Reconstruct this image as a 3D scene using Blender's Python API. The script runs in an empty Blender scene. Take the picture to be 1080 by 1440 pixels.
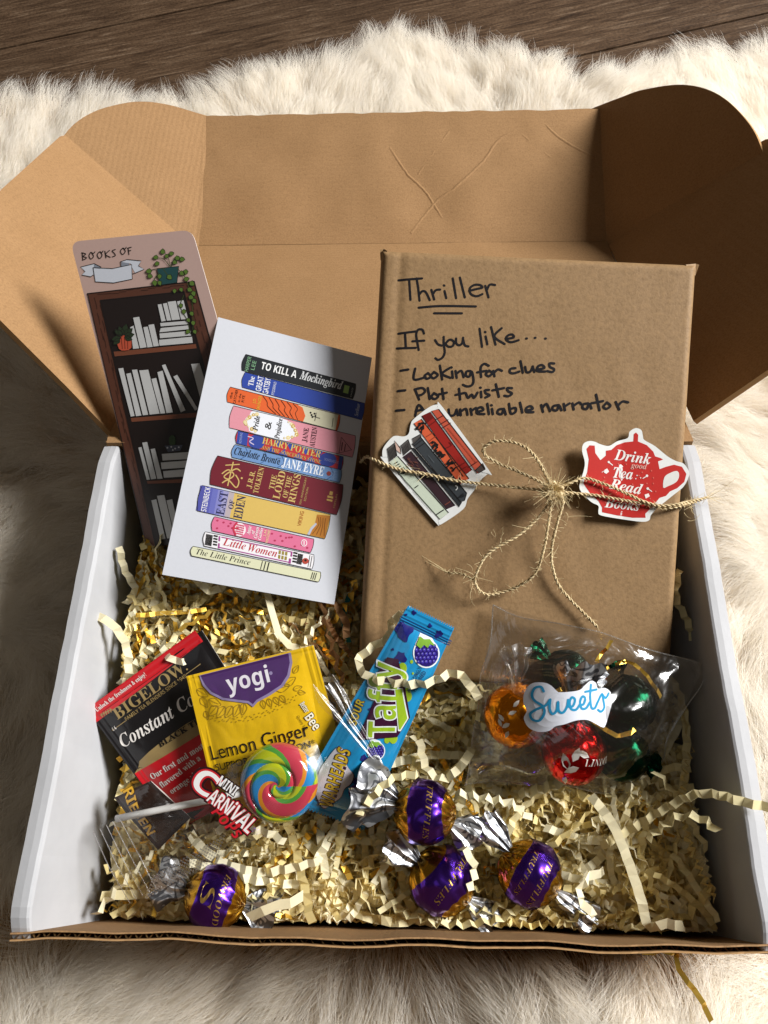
import bpy, math, random
import numpy as np
from mathutils import Vector, noise as mnoise
from mathutils.geometry import tessellate_polygon

random.seed(7); rng = np.random.default_rng(7)
SC = bpy.context.scene
COL = SC.collection
S = 0.01                                  # everything below is written in centimetres

# ------------------------------------------------------------------ camera
CP = np.array([0.828, 2.496, 44.915]); PITCH, YAW, ROLL, FPX = 1.13720648, -0.0848031164, -0.0759287334, 1087.77
_fw = np.array([math.sin(YAW)*math.cos(PITCH), math.cos(YAW)*math.cos(PITCH), -math.sin(PITCH)])
_rt = np.array([math.cos(YAW), -math.sin(YAW), 0.0]); _up = np.cross(_rt, _fw)
_c, _s = math.cos(ROLL), math.sin(ROLL)
CR, CU, CF = _c*_rt+_s*_up, -_s*_rt+_c*_up, _fw
cam = bpy.data.cameras.new('camera'); camo = bpy.data.objects.new('camera', cam); COL.objects.link(camo)
cam.sensor_fit = 'HORIZONTAL'; cam.sensor_width = 36; cam.lens = 36*FPX/1080
cam.clip_start = 0.01; cam.clip_end = 100
from mathutils import Matrix
camo.matrix_world = Matrix(((CR[0], CU[0], -CF[0], CP[0]*S), (CR[1], CU[1], -CF[1], CP[1]*S), (CR[2], CU[2], -CF[2], CP[2]*S), (0, 0, 0, 1)))
cam.dof.use_dof = False
SC.camera = camo

# ------------------------------------------------------------------ light
W = bpy.data.worlds.new('World'); SC.world = W; W.use_nodes = True
_bg = W.node_tree.nodes['Background']; _bg.inputs[0].default_value = (0.96, 0.80, 0.61, 1); _bg.inputs[1].default_value = 0.075

SUN_AZ, SUN_EL = math.radians(15), math.radians(37)
LD = np.array([math.cos(SUN_AZ)*math.cos(SUN_EL), math.sin(SUN_AZ)*math.cos(SUN_EL), math.sin(SUN_EL)])
def area(name, pos, target, sx, sy, watts, col):
    l = bpy.data.lights.new(name, 'AREA'); l.shape = 'RECTANGLE'; l.size = sx; l.size_y = sy; l.energy = watts; l.color = col
    o = bpy.data.objects.new(name, l); COL.objects.link(o); o.location = pos
    o.rotation_euler = (Vector(target)-Vector(pos)).to_track_quat('-Z', 'Y').to_euler()
    return o
_t = np.array([0, .15, .05])
area('window_light', _t+LD*3.0, _t, 0.95, 0.95, 196, (1.0, 0.985, 0.965))
area('fill_light', (-0.9, -0.5, 2.2), _t, 1.2, 1.2, 1.6, (0.92, 0.96, 1.0))  # weak fill added to lift the shade, stands for no actual lamp

SC.render.engine = 'CYCLES'
SC.cycles.use_denoising = True
SC.cycles.max_bounces = 12; SC.cycles.transparent_max_bounces = 24; SC.cycles.diffuse_bounces = 8; SC.cycles.glossy_bounces = 4
SC.cycles.caustics_reflective = False; SC.cycles.caustics_refractive = False
SC.cycles_curves.shape = 'RIBBONS'
vs = SC.view_settings; vs.view_transform = 'Standard'; vs.look = 'None'; vs.exposure = 0.0; vs.gamma = 1.0; vs.use_curve_mapping = False

# ------------------------------------------------------------------ helpers: rays and planes
V3 = lambda *a: np.array(a, float)
def unit(v): v = np.asarray(v, float); return v/np.linalg.norm(v)
def ray(u, v): return CR*((u-540)/FPX)+CU*((720-v)/FPX)+CF
def hit(u, v, P, N):
    d = ray(u, v); return CP+d*(np.dot(np.asarray(P)-CP, N)/np.dot(d, N))
def atz(u, v, z): return hit(u, v, (0, 0, z), (0, 0, 1))
def tiltn(a, b=0):                        # normal of a sheet tilted a degrees up at the back and turned b degrees to the right
    a, b = math.radians(a), math.radians(b)
    return unit(V3(math.sin(b), -math.sin(a)*math.cos(b), math.cos(a)*math.cos(b)))
class Plane:
    def __init__(s, P, N): s.P = np.asarray(P, float); s.N = unit(N)
    def __call__(s, u, v, h=0): return hit(u, v, s.P, s.N)+s.N*h

def lin(h):
    h = h.lstrip('#'); r = []
    for i in (0, 2, 4):
        c = int(h[i:i+2], 16)/255; r.append(c/12.92 if c <= .04045 else ((c+.055)/1.055)**2.4)
    return (*r, 1.0)

# ------------------------------------------------------------------ helpers: objects
def tag(o, label=None, cat=None, group=None, kind=None):
    if label: o['label'] = label
    if cat: o['category'] = cat
    if group: o['group'] = group
    if kind: o['kind'] = kind
    return o
def thing(name, label, cat, loc, group=None):
    o = bpy.data.objects.new(name, None); o.empty_display_size = .01; COL.objects.link(o); o.location = np.asarray(loc)*S
    return tag(o, label, cat, group)
def root_loc(o):
    l = np.zeros(3)
    while o is not None: l = l+np.array(o.location); o = o.parent
    return l
def mesh(name, verts, faces, mats, parent=None, midx=None, cols=None, smooth=False, loc=None, uv=None):
    verts = np.asarray(verts, float)
    me = bpy.data.meshes.new(name)
    if parent is not None: base = root_loc(parent)/S; myloc = np.zeros(3)
    else:
        base = np.asarray(loc, float) if loc is not None else np.array([verts[:, 0].mean(), verts[:, 1].mean(), verts[:, 2].min()]); myloc = base*S
    me.from_pydata(((verts-base)*S).tolist(), [], [list(map(int, f)) for f in faces])
    if not isinstance(mats, (list, tuple)): mats = [mats]
    for m in mats: me.materials.append(m)
    if midx is not None: me.polygons.foreach_set('material_index', np.asarray(midx, np.int32))
    if cols is not None:
        a = me.color_attributes.new('ink', 'FLOAT_COLOR', 'CORNER')
        buf = np.empty((len(me.loops), 4), np.float32)
        cols = np.asarray(cols, np.float32); n = np.array([len(f) for f in faces])
        buf[:] = np.repeat(cols, n, axis=0); a.data.foreach_set('color', buf.ravel())
    if smooth: me.polygons.foreach_set('use_smooth', np.ones(len(me.polygons), bool))
    me.update()
    o = bpy.data.objects.new(name, me); COL.objects.link(o); o.location = myloc
    if parent is not None: o.parent = parent
    return o
def curves(name, polylines, radii, m, parent=None, loc=(0, 0, 0)):
    """polylines (n, k, 3) in cm, radii (n, k) in cm"""
    P = np.asarray(polylines, np.float32); n, k, _ = P.shape
    base = root_loc(parent)/S if parent is not None else np.asarray(loc, float)
    hc = bpy.data.hair_curves.new(name); hc.add_curves([k]*n)
    hc.position_data.foreach_set('vector', ((P-base)*S).astype(np.float32).ravel())
    ra = hc.attributes.get('radius') or hc.attributes.new('radius', 'FLOAT', 'POINT')
    ra.data.foreach_set('value', (np.asarray(radii)*S).astype(np.float32).ravel())
    hc.materials.append(m)
    o = bpy.data.objects.new(name, hc); COL.objects.link(o)
    if parent is not None: o.parent = parent
    else: o.location = base*S
    return o
class MB:                                  # collects faces
    def __init__(s): s.v = []; s.f = []; s.m = []; s.c = []
    def add(s, vs, fs, m=0, c=None):
        b = len(s.v); s.v.extend([tuple(map(float, p)) for p in vs])
        for f in fs: s.f.append([b+i for i in f]); s.m.append(m); s.c.append(c or (1, 1, 1, 1))
    def box(s, o, x, y, z, m=0):           # corner o and three edge vectors
        o, x, y, z = map(np.asarray, (o, x, y, z))
        s.add([o, o+x, o+x+y, o+y, o+z, o+x+z, o+x+y+z, o+y+z], [(0, 3, 2, 1), (4, 5, 6, 7), (0, 1, 5, 4), (1, 2, 6, 5), (2, 3, 7, 6), (3, 0, 4, 7)], m)
    def slab(s, pts, n, m=0, me=None):     # polygon pts (3d, planar), thickness vector -n
        pts = [np.asarray(p, float) for p in pts]; k = len(pts)
        e1 = unit(pts[1]-pts[0]); nn = unit(n); e2 = np.cross(nn, e1)
        p2 = [Vector((np.dot(p-pts[0], e1), np.dot(p-pts[0], e2), 0)) for p in pts]
        tr = tessellate_polygon([p2])
        fs = []
        for t in tr:
            a, b, c = (p2[i] for i in t)
            if (b-a).cross(c-a).z < 0: t = (t[0], t[2], t[1])
            fs.append(t)
        s.add(pts, fs, m); s.add([p-np.asarray(n) for p in pts], [f[::-1] for f in fs], m)
        vs = []; ff = []
        area2 = sum(p2[i].x*p2[(i+1) % k].y-p2[(i+1) % k].x*p2[i].y for i in range(k))
        for i in range(k):
            j = (i+1) % k; b = len(vs); vs += [pts[i], pts[j], pts[j]-n, pts[i]-n]; ff.append((b, b+3, b+2, b+1) if area2 > 0 else (b, b+1, b+2, b+3))
        s.add(vs, ff, m if me is None else me)
    def tube(s, path, r, sides=6, m=0, caps=True):
        path = [np.asarray(p, float) for p in path]; n = len(path); rr = r if hasattr(r, '__len__') else [r]*n
        up = V3(.3, .2, .93); vs = []
        for i in range(n):
            t = unit(path[min(i+1, n-1)]-path[max(i-1, 0)]); a = np.cross(t, up)
            a = unit(a) if np.linalg.norm(a) > 1e-6 else V3(1, 0, 0); b = np.cross(t, a); up = np.cross(a, t)
            for k in range(sides):
                q = 2*math.pi*k/sides; vs.append(path[i]+rr[i]*(math.cos(q)*a+math.sin(q)*b))
        fs = [(i*sides+k, i*sides+(k+1) % sides, (i+1)*sides+(k+1) % sides, (i+1)*sides+k) for i in range(n-1) for k in range(sides)]
        if caps: fs += [tuple(range(sides))[::-1], tuple(range((n-1)*sides, n*sides))]
        s.add(vs, fs, m)
    def grid(s, P, m=0, c=None, closed=False):          # P (a,b,3)
        P = np.asarray(P); a, b, _ = P.shape
        fs = [(i*b+j, i*b+j+1, (i+1)*b+j+1, (i+1)*b+j) for i in range(a-1) for j in range(b-1)]
        if closed: fs += [(i*b+b-1, i*b, (i+1)*b, (i+1)*b+b-1) for i in range(a-1)]
        s.add(P.reshape(-1, 3), fs, m, c)
    def build(s, name, mats, parent=None, smooth=False, ink=False, loc=None):
        return mesh(name, s.v, s.f, mats, parent, s.m, s.c if ink else None, smooth, loc)
def spline(pts, n=8, closed=False):
    P = [np.asarray(p, float) for p in pts]; k = len(P); out = []
    if k < 3: return P if not closed else P
    for i in range(k if closed else k-1):
        if closed: p0, p1, p2, p3 = P[i-1], P[i], P[(i+1) % k], P[(i+2) % k]
        else: p0, p1, p2, p3 = P[max(i-1, 0)], P[i], P[i+1], P[min(i+2, k-1)]
        for j in range(n):
            t = j/n; out.append(.5*((2*p1)+(p2-p0)*t+(2*p0-5*p1+4*p2-p3)*t*t+(3*p1-p0-3*p2+p3)*t**3))
    if not closed: out.append(P[-1])
    return out
def resample(path, step):
    P = np.asarray(path); d = np.r_[0, np.cumsum(np.linalg.norm(np.diff(P, axis=0), axis=1))]
    n = max(2, int(d[-1]/step)+1); t = np.linspace(0, d[-1], n)
    return np.stack([np.interp(t, d, P[:, i]) for i in range(3)], 1)
def nz(x, y, z=0): return mnoise.noise(Vector((x, y, z)))

# ------------------------------------------------------------------ helpers: printed artwork
FONTS = {'plain': None, 'serif': (0x1D400, 0x1D41A, 0x1D7CE), 'script': (0x1D4D0, 0x1D4EA, 0x1D7CE), 'bital': (0x1D468, 0x1D482, 0x1D7CE),
         'sbold': (0x1D5D4, 0x1D5EE, 0x1D7EC), 'sbi': (0x1D63C, 0x1D656, 0x1D7EC), 'sans': (0x1D5A0, 0x1D5BA, 0x1D7E2)}
def conv(sx, font):
    f = FONTS[font]
    if f is None: return sx
    return ''.join(chr(f[0]+ord(c)-65) if 'A' <= c <= 'Z' else chr(f[1]+ord(c)-97) if 'a' <= c <= 'z' else chr(f[2]+ord(c)-48) if '0' <= c <= '9' else c for c in sx)
_tc = {}
def glyphs(body, font, offset=0.0, shear=0.0):
    key = (body, font, offset, shear)
    if key not in _tc:
        c = bpy.data.curves.new('text', 'FONT'); c.body = conv(body, font); c.size = 1; c.offset = offset; c.shear = shear; c.resolution_u = 3
        o = bpy.data.objects.new('text', c); COL.objects.link(o); bpy.context.view_layer.update()
        dg = bpy.context.evaluated_depsgraph_get(); m = o.evaluated_get(dg).to_mesh()
        vs = np.array([v.co[:2] for v in m.vertices]); fs = [tuple(p.vertices) for p in m.polygons]
        bpy.data.objects.remove(o); bpy.data.curves.remove(c)
        _tc[key] = (vs, fs)
    return _tc[key]
class Art:
    """flat shapes in picture millimetres of one printed sheet; mapf lays them on the sheet in space"""
    def __init__(s, mapf, dh=.004): s.mapf = mapf; s.t = []; s.o = (0, 0, 1); s.dh = dh; s.n = 0
    def view(s, ox, oy, k): s.o = (ox, oy, k); return s
    def _p(s, pts): ox, oy, k = s.o; return [np.array([ox+p[0]/k, oy+p[1]/k]) for p in pts]
    def _h(s, l): s.n += 1; return l*s.dh+s.n*.00012
    def poly(s, pts, col, l=1, m=0, sm=0):
        P = s._p(pts)
        if sm: P = spline(P, sm, True)
        s._poly(P, col, l, m)
    def _poly(s, P, col, l, m=0):
        h = s._h(l); tr = tessellate_polygon([[Vector((p[0], p[1], 0)) for p in P]])
        for t in tr: s.t.append(([P[i] for i in t], h, col, m))
    def stroke(s, pts, w, col, l=2, m=0, sm=5, closed=False):
        P = s._p(pts); w = w/s.o[2]/2
        if sm and len(P) > 2: P = spline(P, sm, closed)
        if closed: P = P+[P[0]]
        Q = [P[0]]
        for p in P[1:]:
            if np.linalg.norm(p-Q[-1]) > 1e-4: Q.append(p)
        P = Q; n = len(P)
        if n < 2: return
        h = s._h(l); L = []; R = []
        for i in range(n):
            a = P[max(i-1, 0)]; b = P[min(i+1, n-1)]
            if closed and i in (0, n-1): a = P[n-2]; b = P[1]
            t = (b-a); t = t/(np.linalg.norm(t)+1e-9); q = np.array([-t[1], t[0]]); L.append(P[i]+q*w); R.append(P[i]-q*w)
        for i in range(n-1):
            s.t.append(([L[i], R[i], R[i+1]], h, col, m)); s.t.append(([L[i], R[i+1], L[i+1]], h, col, m))
        if not closed:                     # round ends
            for e, d in ((0, -1), (n-1, 1)):
                t = unit(P[min(e+1, n-1)]-P[max(e-1, 0)])*d; a0 = math.atan2(t[1], t[0])
                arc = [P[e]+w*np.array([math.cos(a0+q), math.sin(a0+q)]) for q in np.linspace(-math.pi/2, math.pi/2, 6)]
                for i in range(5): s.t.append(([P[e], arc[i], arc[i+1]], h, col, m))
    def disc(s, c, r, col, l=2, m=0, ry=None, n=18, rot=0):
        ry = ry or r; s.poly([(c[0]+r*math.cos(q)*math.cos(rot)-ry*math.sin(q)*math.sin(rot), c[1]+r*math.cos(q)*math.sin(rot)+ry*math.sin(q)*math.cos(rot)) for q in np.linspace(0, 2*math.pi, n, endpoint=False)], col, l, m)
    def text(s, body, A, B, cap, col, l=3, font='plain', off=0.0, shear=0.0, m=0, arc=0.0):
        vs, fs = glyphs(body, font, off, shear)
        v0, _ = glyphs(body, font, 0.0, shear)
        A, B = s._p([A])[0], s._p([B])[0]; cap = cap/s.o[2]
        x0, x1 = v0[:, 0].min(), v0[:, 0].max(); d = B-A; D = np.linalg.norm(d); d = d/D; up = np.array([d[1], -d[0]])
        h = s._h(l); sx = D/(x1-x0); sy = cap/.68
        X = (vs[:, 0]-x0)*sx; Y = vs[:, 1]*sy+arc/s.o[2]*4*(X/D)*(1-X/D)
        P = A+np.outer(X, d)+np.outer(Y, up)
        for f in fs:
            for i in range(1, len(f)-1): s.t.append(([P[f[0]], P[f[i]], P[f[i+1]]], h, col, m))
    def rect4(s, q, col, l=1, m=0): s.poly(q, col, l, m)
    def into(s, mb, L=None, m0=0):
        T = s.t
        if L:
            out = []; st = list(T)
            while st:
                p, h, c, m = st.pop(); e = [np.linalg.norm(p[i]-p[(i+1) % 3]) > L for i in range(3)]
                if not any(e): out.append((p, h, c, m)); continue
                q = [(p[i]+p[(i+1) % 3])/2 for i in range(3)]
                if all(e): st += [([p[0], q[0], q[2]], h, c, m), ([q[0], p[1], q[1]], h, c, m), ([q[2], q[1], p[2]], h, c, m), ([q[0], q[1], q[2]], h, c, m)]
                else:
                    k = e.index(True)
                    if sum(e) == 2 and e[(k+2) % 3]: k = (k+2) % 3
                    a, b, cc = p[k], p[(k+1) % 3], p[(k+2) % 3]; qm = (a+b)/2
                    st += [([a, qm, cc], h, c, m), ([qm, b, cc], h, c, m)]
            T = out
        for p, h, c, m in T:
            vs = [s.mapf(q[0], q[1], h) for q in p]
            n = np.cross(vs[1]-vs[0], vs[2]-vs[0])
            f = (0, 1, 2) if np.dot(n, CP-vs[0]) > 0 else (0, 2, 1)
            mb.add(vs, [f], m+m0, c)

# ------------------------------------------------------------------ helpers: materials
def mat(name, col=(.5, .5, .5, 1), rough=.5, metal=0.0, spec=.5):
    m = bpy.data.materials.new(name); m.use_nodes = True; nt = m.node_tree; b = nt.nodes['Principled BSDF']
    b.inputs['Base Color'].default_value = col; b.inputs['Roughness'].default_value = rough; b.inputs['Metallic'].default_value = metal
    b.inputs['Specular IOR Level'].default_value = spec
    return m
def N(m, t, **kw):
    n = m.node_tree.nodes.new(t)
    for k, v in kw.items():
        if k in n.inputs: n.inputs[k].default_value = v
        else: setattr(n, k, v)
    return n
def link(m, a, ao, b, bi): m.node_tree.links.new(a.outputs[ao], b.inputs[bi])
def coords(m, scale=(1, 1, 1), rot=(0, 0, 0)):
    t = N(m, 'ShaderNodeTexCoord'); p = N(m, 'ShaderNodeMapping'); p.inputs['Scale'].default_value = scale; p.inputs['Rotation'].default_value = rot
    link(m, t, 'Object', p, 'Vector'); return p
def noise(m, vec, scale, detail=4, rough=.6, dist=0.0):
    n = N(m, 'ShaderNodeTexNoise'); n.inputs['Scale'].default_value = scale; n.inputs['Detail'].default_value = detail; n.inputs['Roughness'].default_value = rough; n.inputs['Distortion'].default_value = dist
    link(m, vec, 0, n, 'Vector'); return n
def ramp(m, src, out, stops):
    r = N(m, 'ShaderNodeValToRGB'); e = r.color_ramp.elements
    while len(e) < len(stops): e.new(.5)
    for i, (p, c) in enumerate(stops): e[i].position = p; e[i].color = c if len(c) == 4 else (*c, 1)
    link(m, src, out, r, 'Fac'); return r
def bump(m, src, out, strength, dist, prev=None):
    b = N(m, 'ShaderNodeBump'); b.inputs['Strength'].default_value = strength; b.inputs['Distance'].default_value = dist
    link(m, src, out, b, 'Height')
    if prev is not None: link(m, prev, 'Normal', b, 'Normal')
    link(m, b, 'Normal', m.node_tree.nodes['Principled BSDF'], 'Normal'); return b
def mixc(m, fac, a, b, mode='MIX'):
    x = N(m, 'ShaderNodeMix'); x.data_type = 'RGBA'; x.blend_type = mode
    if isinstance(fac, tuple): link(m, fac[0], fac[1], x, 0)
    else: x.inputs[0].default_value = fac
    for i, v in ((6, a), (7, b)):
        if isinstance(v, tuple) and hasattr(v[0], 'outputs'): m.node_tree.links.new(v[0].outputs[v[1]], x.inputs[i])
        else: x.inputs[i].default_value = v
    return x
def base(m, n, o): m.node_tree.links.new(n.outputs[o], m.node_tree.nodes['Principled BSDF'].inputs['Base Color'])

def kraft(name, c1, c2, corr=0.0, rot=0.0, fib=900, spec=.25, ani=1.0):
    m = mat(name, c1, .8, 0, spec); p = coords(m)
    n1 = noise(m, p, 35, 5); n2 = noise(m, p, fib, 3, .7)
    q = coords(m, (60, 700, 300), (0, 0, rot)); n3 = noise(m, q, 2.2, 3)
    a = mixc(m, (n1, 'Fac'), c1, c2); r = ramp(m, n2, 'Fac', [(.30, (.82, .80, .76)), (.5, (1, 1, 1)), (.72, (1.14, 1.13, 1.1))])
    b = mixc(m, 1.0, (a, 2), (r, 'Color'), 'MULTIPLY')
    r3 = ramp(m, n3, 'Fac', [(.3, tuple(1-ani*k for k in (.03, .035, .05))), (.6, (1+.02*ani,)*3)]); b2 = mixc(m, 1.0, (b, 2), (r3, 'Color'), 'MULTIPLY'); base(m, b2, 2)
    bp = bump(m, n2, 'Fac', .35, .0004)
    if corr:
        w = N(m, 'ShaderNodeTexWave'); w.wave_type = 'BANDS'; w.bands_direction = 'X'; w.inputs['Scale'].default_value = 95; w.inputs['Distortion'].default_value = .8
        w.inputs['Detail'].default_value = 1.0
        pw = coords(m, (1, 1, 1), (0, 0, rot)); link(m, pw, 0, w, 'Vector'); bump(m, w, 'Fac', corr, .0006, bp)
    return m
def inkmat(name, rough, spec=.5, metal=0.0, grain=.05, bumpd=0.0, coat=0.0, bs=60):
    m = mat(name, (1, 1, 1, 1), rough, metal, spec); a = N(m, 'ShaderNodeAttribute'); a.attribute_name = 'ink'
    p = coords(m); n = noise(m, p, 700, 3)
    r = ramp(m, n, 'Fac', [(.3, (.88-grain,)*3), (.7, (.88+grain*.5,)*3)]); x = mixc(m, 1.0, (a, 'Color'), (r, 'Color'), 'MULTIPLY'); base(m, x, 2)
    if bumpd: nb = noise(m, p, bs, 3); bump(m, nb, 'Fac', .5, bumpd)
    if coat: m.node_tree.nodes['Principled BSDF'].inputs['Coat Weight'].default_value = coat; m.node_tree.nodes['Principled BSDF'].inputs['Coat Roughness'].default_value = .12
    return m
def foil(name, col, rough=.2, b=.0012, scale=90, print_=None):
    m = mat(name, col, rough, 1.0); p = coords(m); n = noise(m, p, scale, 3, .6, .6)
    v = N(m, 'ShaderNodeTexVoronoi'); v.inputs['Scale'].default_value = scale*1.3; link(m, p, 0, v, 'Vector')
    b1 = bump(m, n, 'Fac', .8, b); bump(m, v, 'Distance', .6, b*.7, b1)
    if print_:
        n2 = noise(m, p, 85, 1, .4, 1.6)
        w = N(m, 'ShaderNodeMath', operation='MULTIPLY'); w.inputs[1].default_value = 26; link(m, n2, 'Fac', w, 0)
        sn = N(m, 'ShaderNodeMath', operation='SINE'); link(m, w, 0, sn, 0)
        r = ramp(m, sn, 0, [(.0, print_[0]), (.35, print_[0]), (.5, print_[1]), (1, print_[1])]); base(m, r, 'Color')
    return m
def film(name, tint=(1, 1, 1, 1), refl=1.0, scale=60, b=.0015, rough=.06, base_r=.07):
    m = bpy.data.materials.new(name); m.use_nodes = True; nt = m.node_tree; nt.nodes.remove(nt.nodes['Principled BSDF'])
    out = nt.nodes['Material Output']; tr = N(m, 'ShaderNodeBsdfTransparent'); tr.inputs[0].default_value = tint
    gl = N(m, 'ShaderNodeBsdfGlossy'); gl.inputs['Roughness'].default_value = rough; gl.inputs[0].default_value = (refl, refl, refl, 1)
    fr = N(m, 'ShaderNodeLayerWeight'); fr.inputs['Blend'].default_value = .5
    pw = N(m, 'ShaderNodeMath', operation='POWER'); pw.inputs[1].default_value = 4.0; link(m, fr, 'Facing', pw, 0)
    ma = N(m, 'ShaderNodeMath', operation='MULTIPLY_ADD'); ma.inputs[1].default_value = .8; ma.inputs[2].default_value = base_r; link(m, pw, 0, ma, 0)
    p = coords(m); n = noise(m, p, scale, 4, .6, .8)
    bp = N(m, 'ShaderNodeBump'); bp.inputs['Strength'].default_value = .7; bp.inputs['Distance'].default_value = b; link(m, n, 'Fac', bp, 'Height')
    link(m, bp, 0, gl, 'Normal'); link(m, bp, 0, fr, 'Normal')
    mx = N(m, 'ShaderNodeMixShader'); link(m, ma, 0, mx, 0); link(m, tr, 0, mx, 1); link(m, gl, 0, mx, 2); link(m, mx, 0, out, 0)
    return m
# ================================================================== floor
M_floor = mat('dark_wood_floor', lin('#4a3626'), .45, 0, .4)
FR = math.radians(17)
_p = coords(M_floor, (1, 1, 1), (0, 0, -FR)); _q = N(M_floor, 'ShaderNodeMapping'); _q.inputs['Scale'].default_value = (5.0, 62, 1); link(M_floor, _p, 0, _q, 0)
_n = noise(M_floor, _q, 3.5, 8, .68, 1.4); _r = ramp(M_floor, _n, 'Fac', [(.25, lin('#1f1610')[:3]), (.42, lin('#443325')[:3]), (.58, lin('#5d4a39')[:3]), (.8, lin('#8b7a68')[:3])])
_n2 = noise(M_floor, _p, 5, 4); _r2 = ramp(M_floor, _n2, 'Fac', [(.3, (.7, .68, .66)), (.7, (1.1, 1.08, 1.05))]); _x0 = mixc(M_floor, 1.0, (_r, 'Color'), (_r2, 'Color'), 'MULTIPLY'); _n3 = noise(M_floor, _p, 420, 4, .75); _r3 = ramp(M_floor, _n3, 'Fac', [(.35, (.62, .6, .58)), (.5, (1, 1, 1)), (.7, (1.35, 1.33, 1.3))]); _x = mixc(M_floor, 1.0, (_x0, 2), (_r3, 'Color'), 'MULTIPLY')
base(M_floor, _x, 2); bump(M_floor, _n, 'Fac', .5, .0012)
fb = MB(); ca, sa = math.cos(FR), math.sin(FR); dX = V3(ca, sa, 0); dY = V3(-sa, ca, 0)
seam = hit(1015, 33, (0, 0, 0), (0, 0, 1)); off0 = np.dot(seam, dY)
for i in range(-9, 7):
    y0 = off0+i*17.5
    for j in range(-2, 3):
        x0 = -20+j*122+(i*47 % 90); g = .12
        c = [dX*(x0+g)+dY*(y0+g), dX*(x0+122-g)+dY*(y0+g), dX*(x0+122-g)+dY*(y0+17.5-g), dX*(x0+g)+dY*(y0+17.5-g)]
        fb.slab(c, V3(0, 0, 1.0))
floor = fb.build('floor', M_floor, loc=(0, 0, 0)); tag(floor, kind='structure')
fg = MB(); fg.slab([V3(-260, -180, -.5), V3(260, -180, -.5), V3(260, 260, -.5), V3(-260, 260, -.5)], V3(0, 0, 2))
tag(fg.build('ground', mat('floor_gap', lin('#140d08'), .9), loc=(0, 0, -.5)), kind='structure')

# ================================================================== sheepskin rug
M_skin = mat('rug_backing', lin('#b79f7c'), .95)
M_fur = mat('wool_pile', lin('#e6d8bd'), .75, 0, .25)
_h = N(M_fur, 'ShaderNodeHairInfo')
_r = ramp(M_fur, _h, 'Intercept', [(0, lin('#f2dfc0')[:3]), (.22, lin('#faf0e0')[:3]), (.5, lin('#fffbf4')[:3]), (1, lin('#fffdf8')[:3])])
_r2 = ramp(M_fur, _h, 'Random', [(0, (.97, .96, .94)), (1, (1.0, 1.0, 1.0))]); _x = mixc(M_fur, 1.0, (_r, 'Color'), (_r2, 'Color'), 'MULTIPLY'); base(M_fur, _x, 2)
_pb = M_fur.node_tree.nodes['Principled BSDF']; _tl = N(M_fur, 'ShaderNodeBsdfTranslucent'); _ms = N(M_fur, 'ShaderNodeMixShader'); _ms.inputs[0].default_value = .58
link(M_fur, _x, 2, _tl, 0); link(M_fur, _pb, 0, _ms, 1); link(M_fur, _tl, 0, _ms, 2); link(M_fur, _ms, 0, M_fur.node_tree.nodes['Material Output'], 0)

edge_px = [(-140, 112), (-60, 122), (0, 140), (60, 128), (180, 152), (260, 165), (330, 140), (430, 104), (520, 72), (620, 74), (720, 82), (820, 110), (900, 100), (1000, 84), (1080, 80), (1180, 84)]
edge = np.array([atz(u, v+12+34*max(0, 1-max(u, 0)/320)+24*min(1, max(0, (u-620)/120)), 1.0)[:2] for u, v in edge_px])
def back_edge(x): return np.interp(x, edge[:, 0], edge[:, 1])
def rug_z(x, y):
    z = .5+.5*np.sin(x*.21+1.3)*np.cos(y*.17)+.5*np.sin(x*.09-y*.13+.5)
    z = z+4.8*np.exp(-((x-10.5)/8)**2-((y+3.8)/3.4)**2)-.4*np.exp(-((x+9)/8)**2-((y+3)/4)**2)   # mound added at front right to catch light, dip at left to stay shaded
    inside = np.clip(np.minimum(np.minimum(16.2-np.abs(x), y+1.2), 24-y)/1.2, 0, 1)          # pressed flat under the box
    return np.maximum(z, .1)*(1-inside)-.1*inside
gx = np.linspace(-46, 40, 70); ty = np.linspace(0, 1, 70); P = np.zeros((70, 70, 3))
for i, tt in enumerate(ty):
    yy = -26+(back_edge(gx)+26)*tt; P[i, :, 0] = gx; P[i, :, 1] = yy; P[i, :, 2] = np.where(np.abs(tt-1) < 1e-6, .05, rug_z(gx, yy))
rug = thing('sheepskin_rug', 'fluffy cream sheepskin rug lying under the cardboard box on dark wood', 'rug', (0, 20, 0))
rb = MB(); rb.grid(P); rb.build('backing', M_skin, rug, smooth=True)
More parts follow.
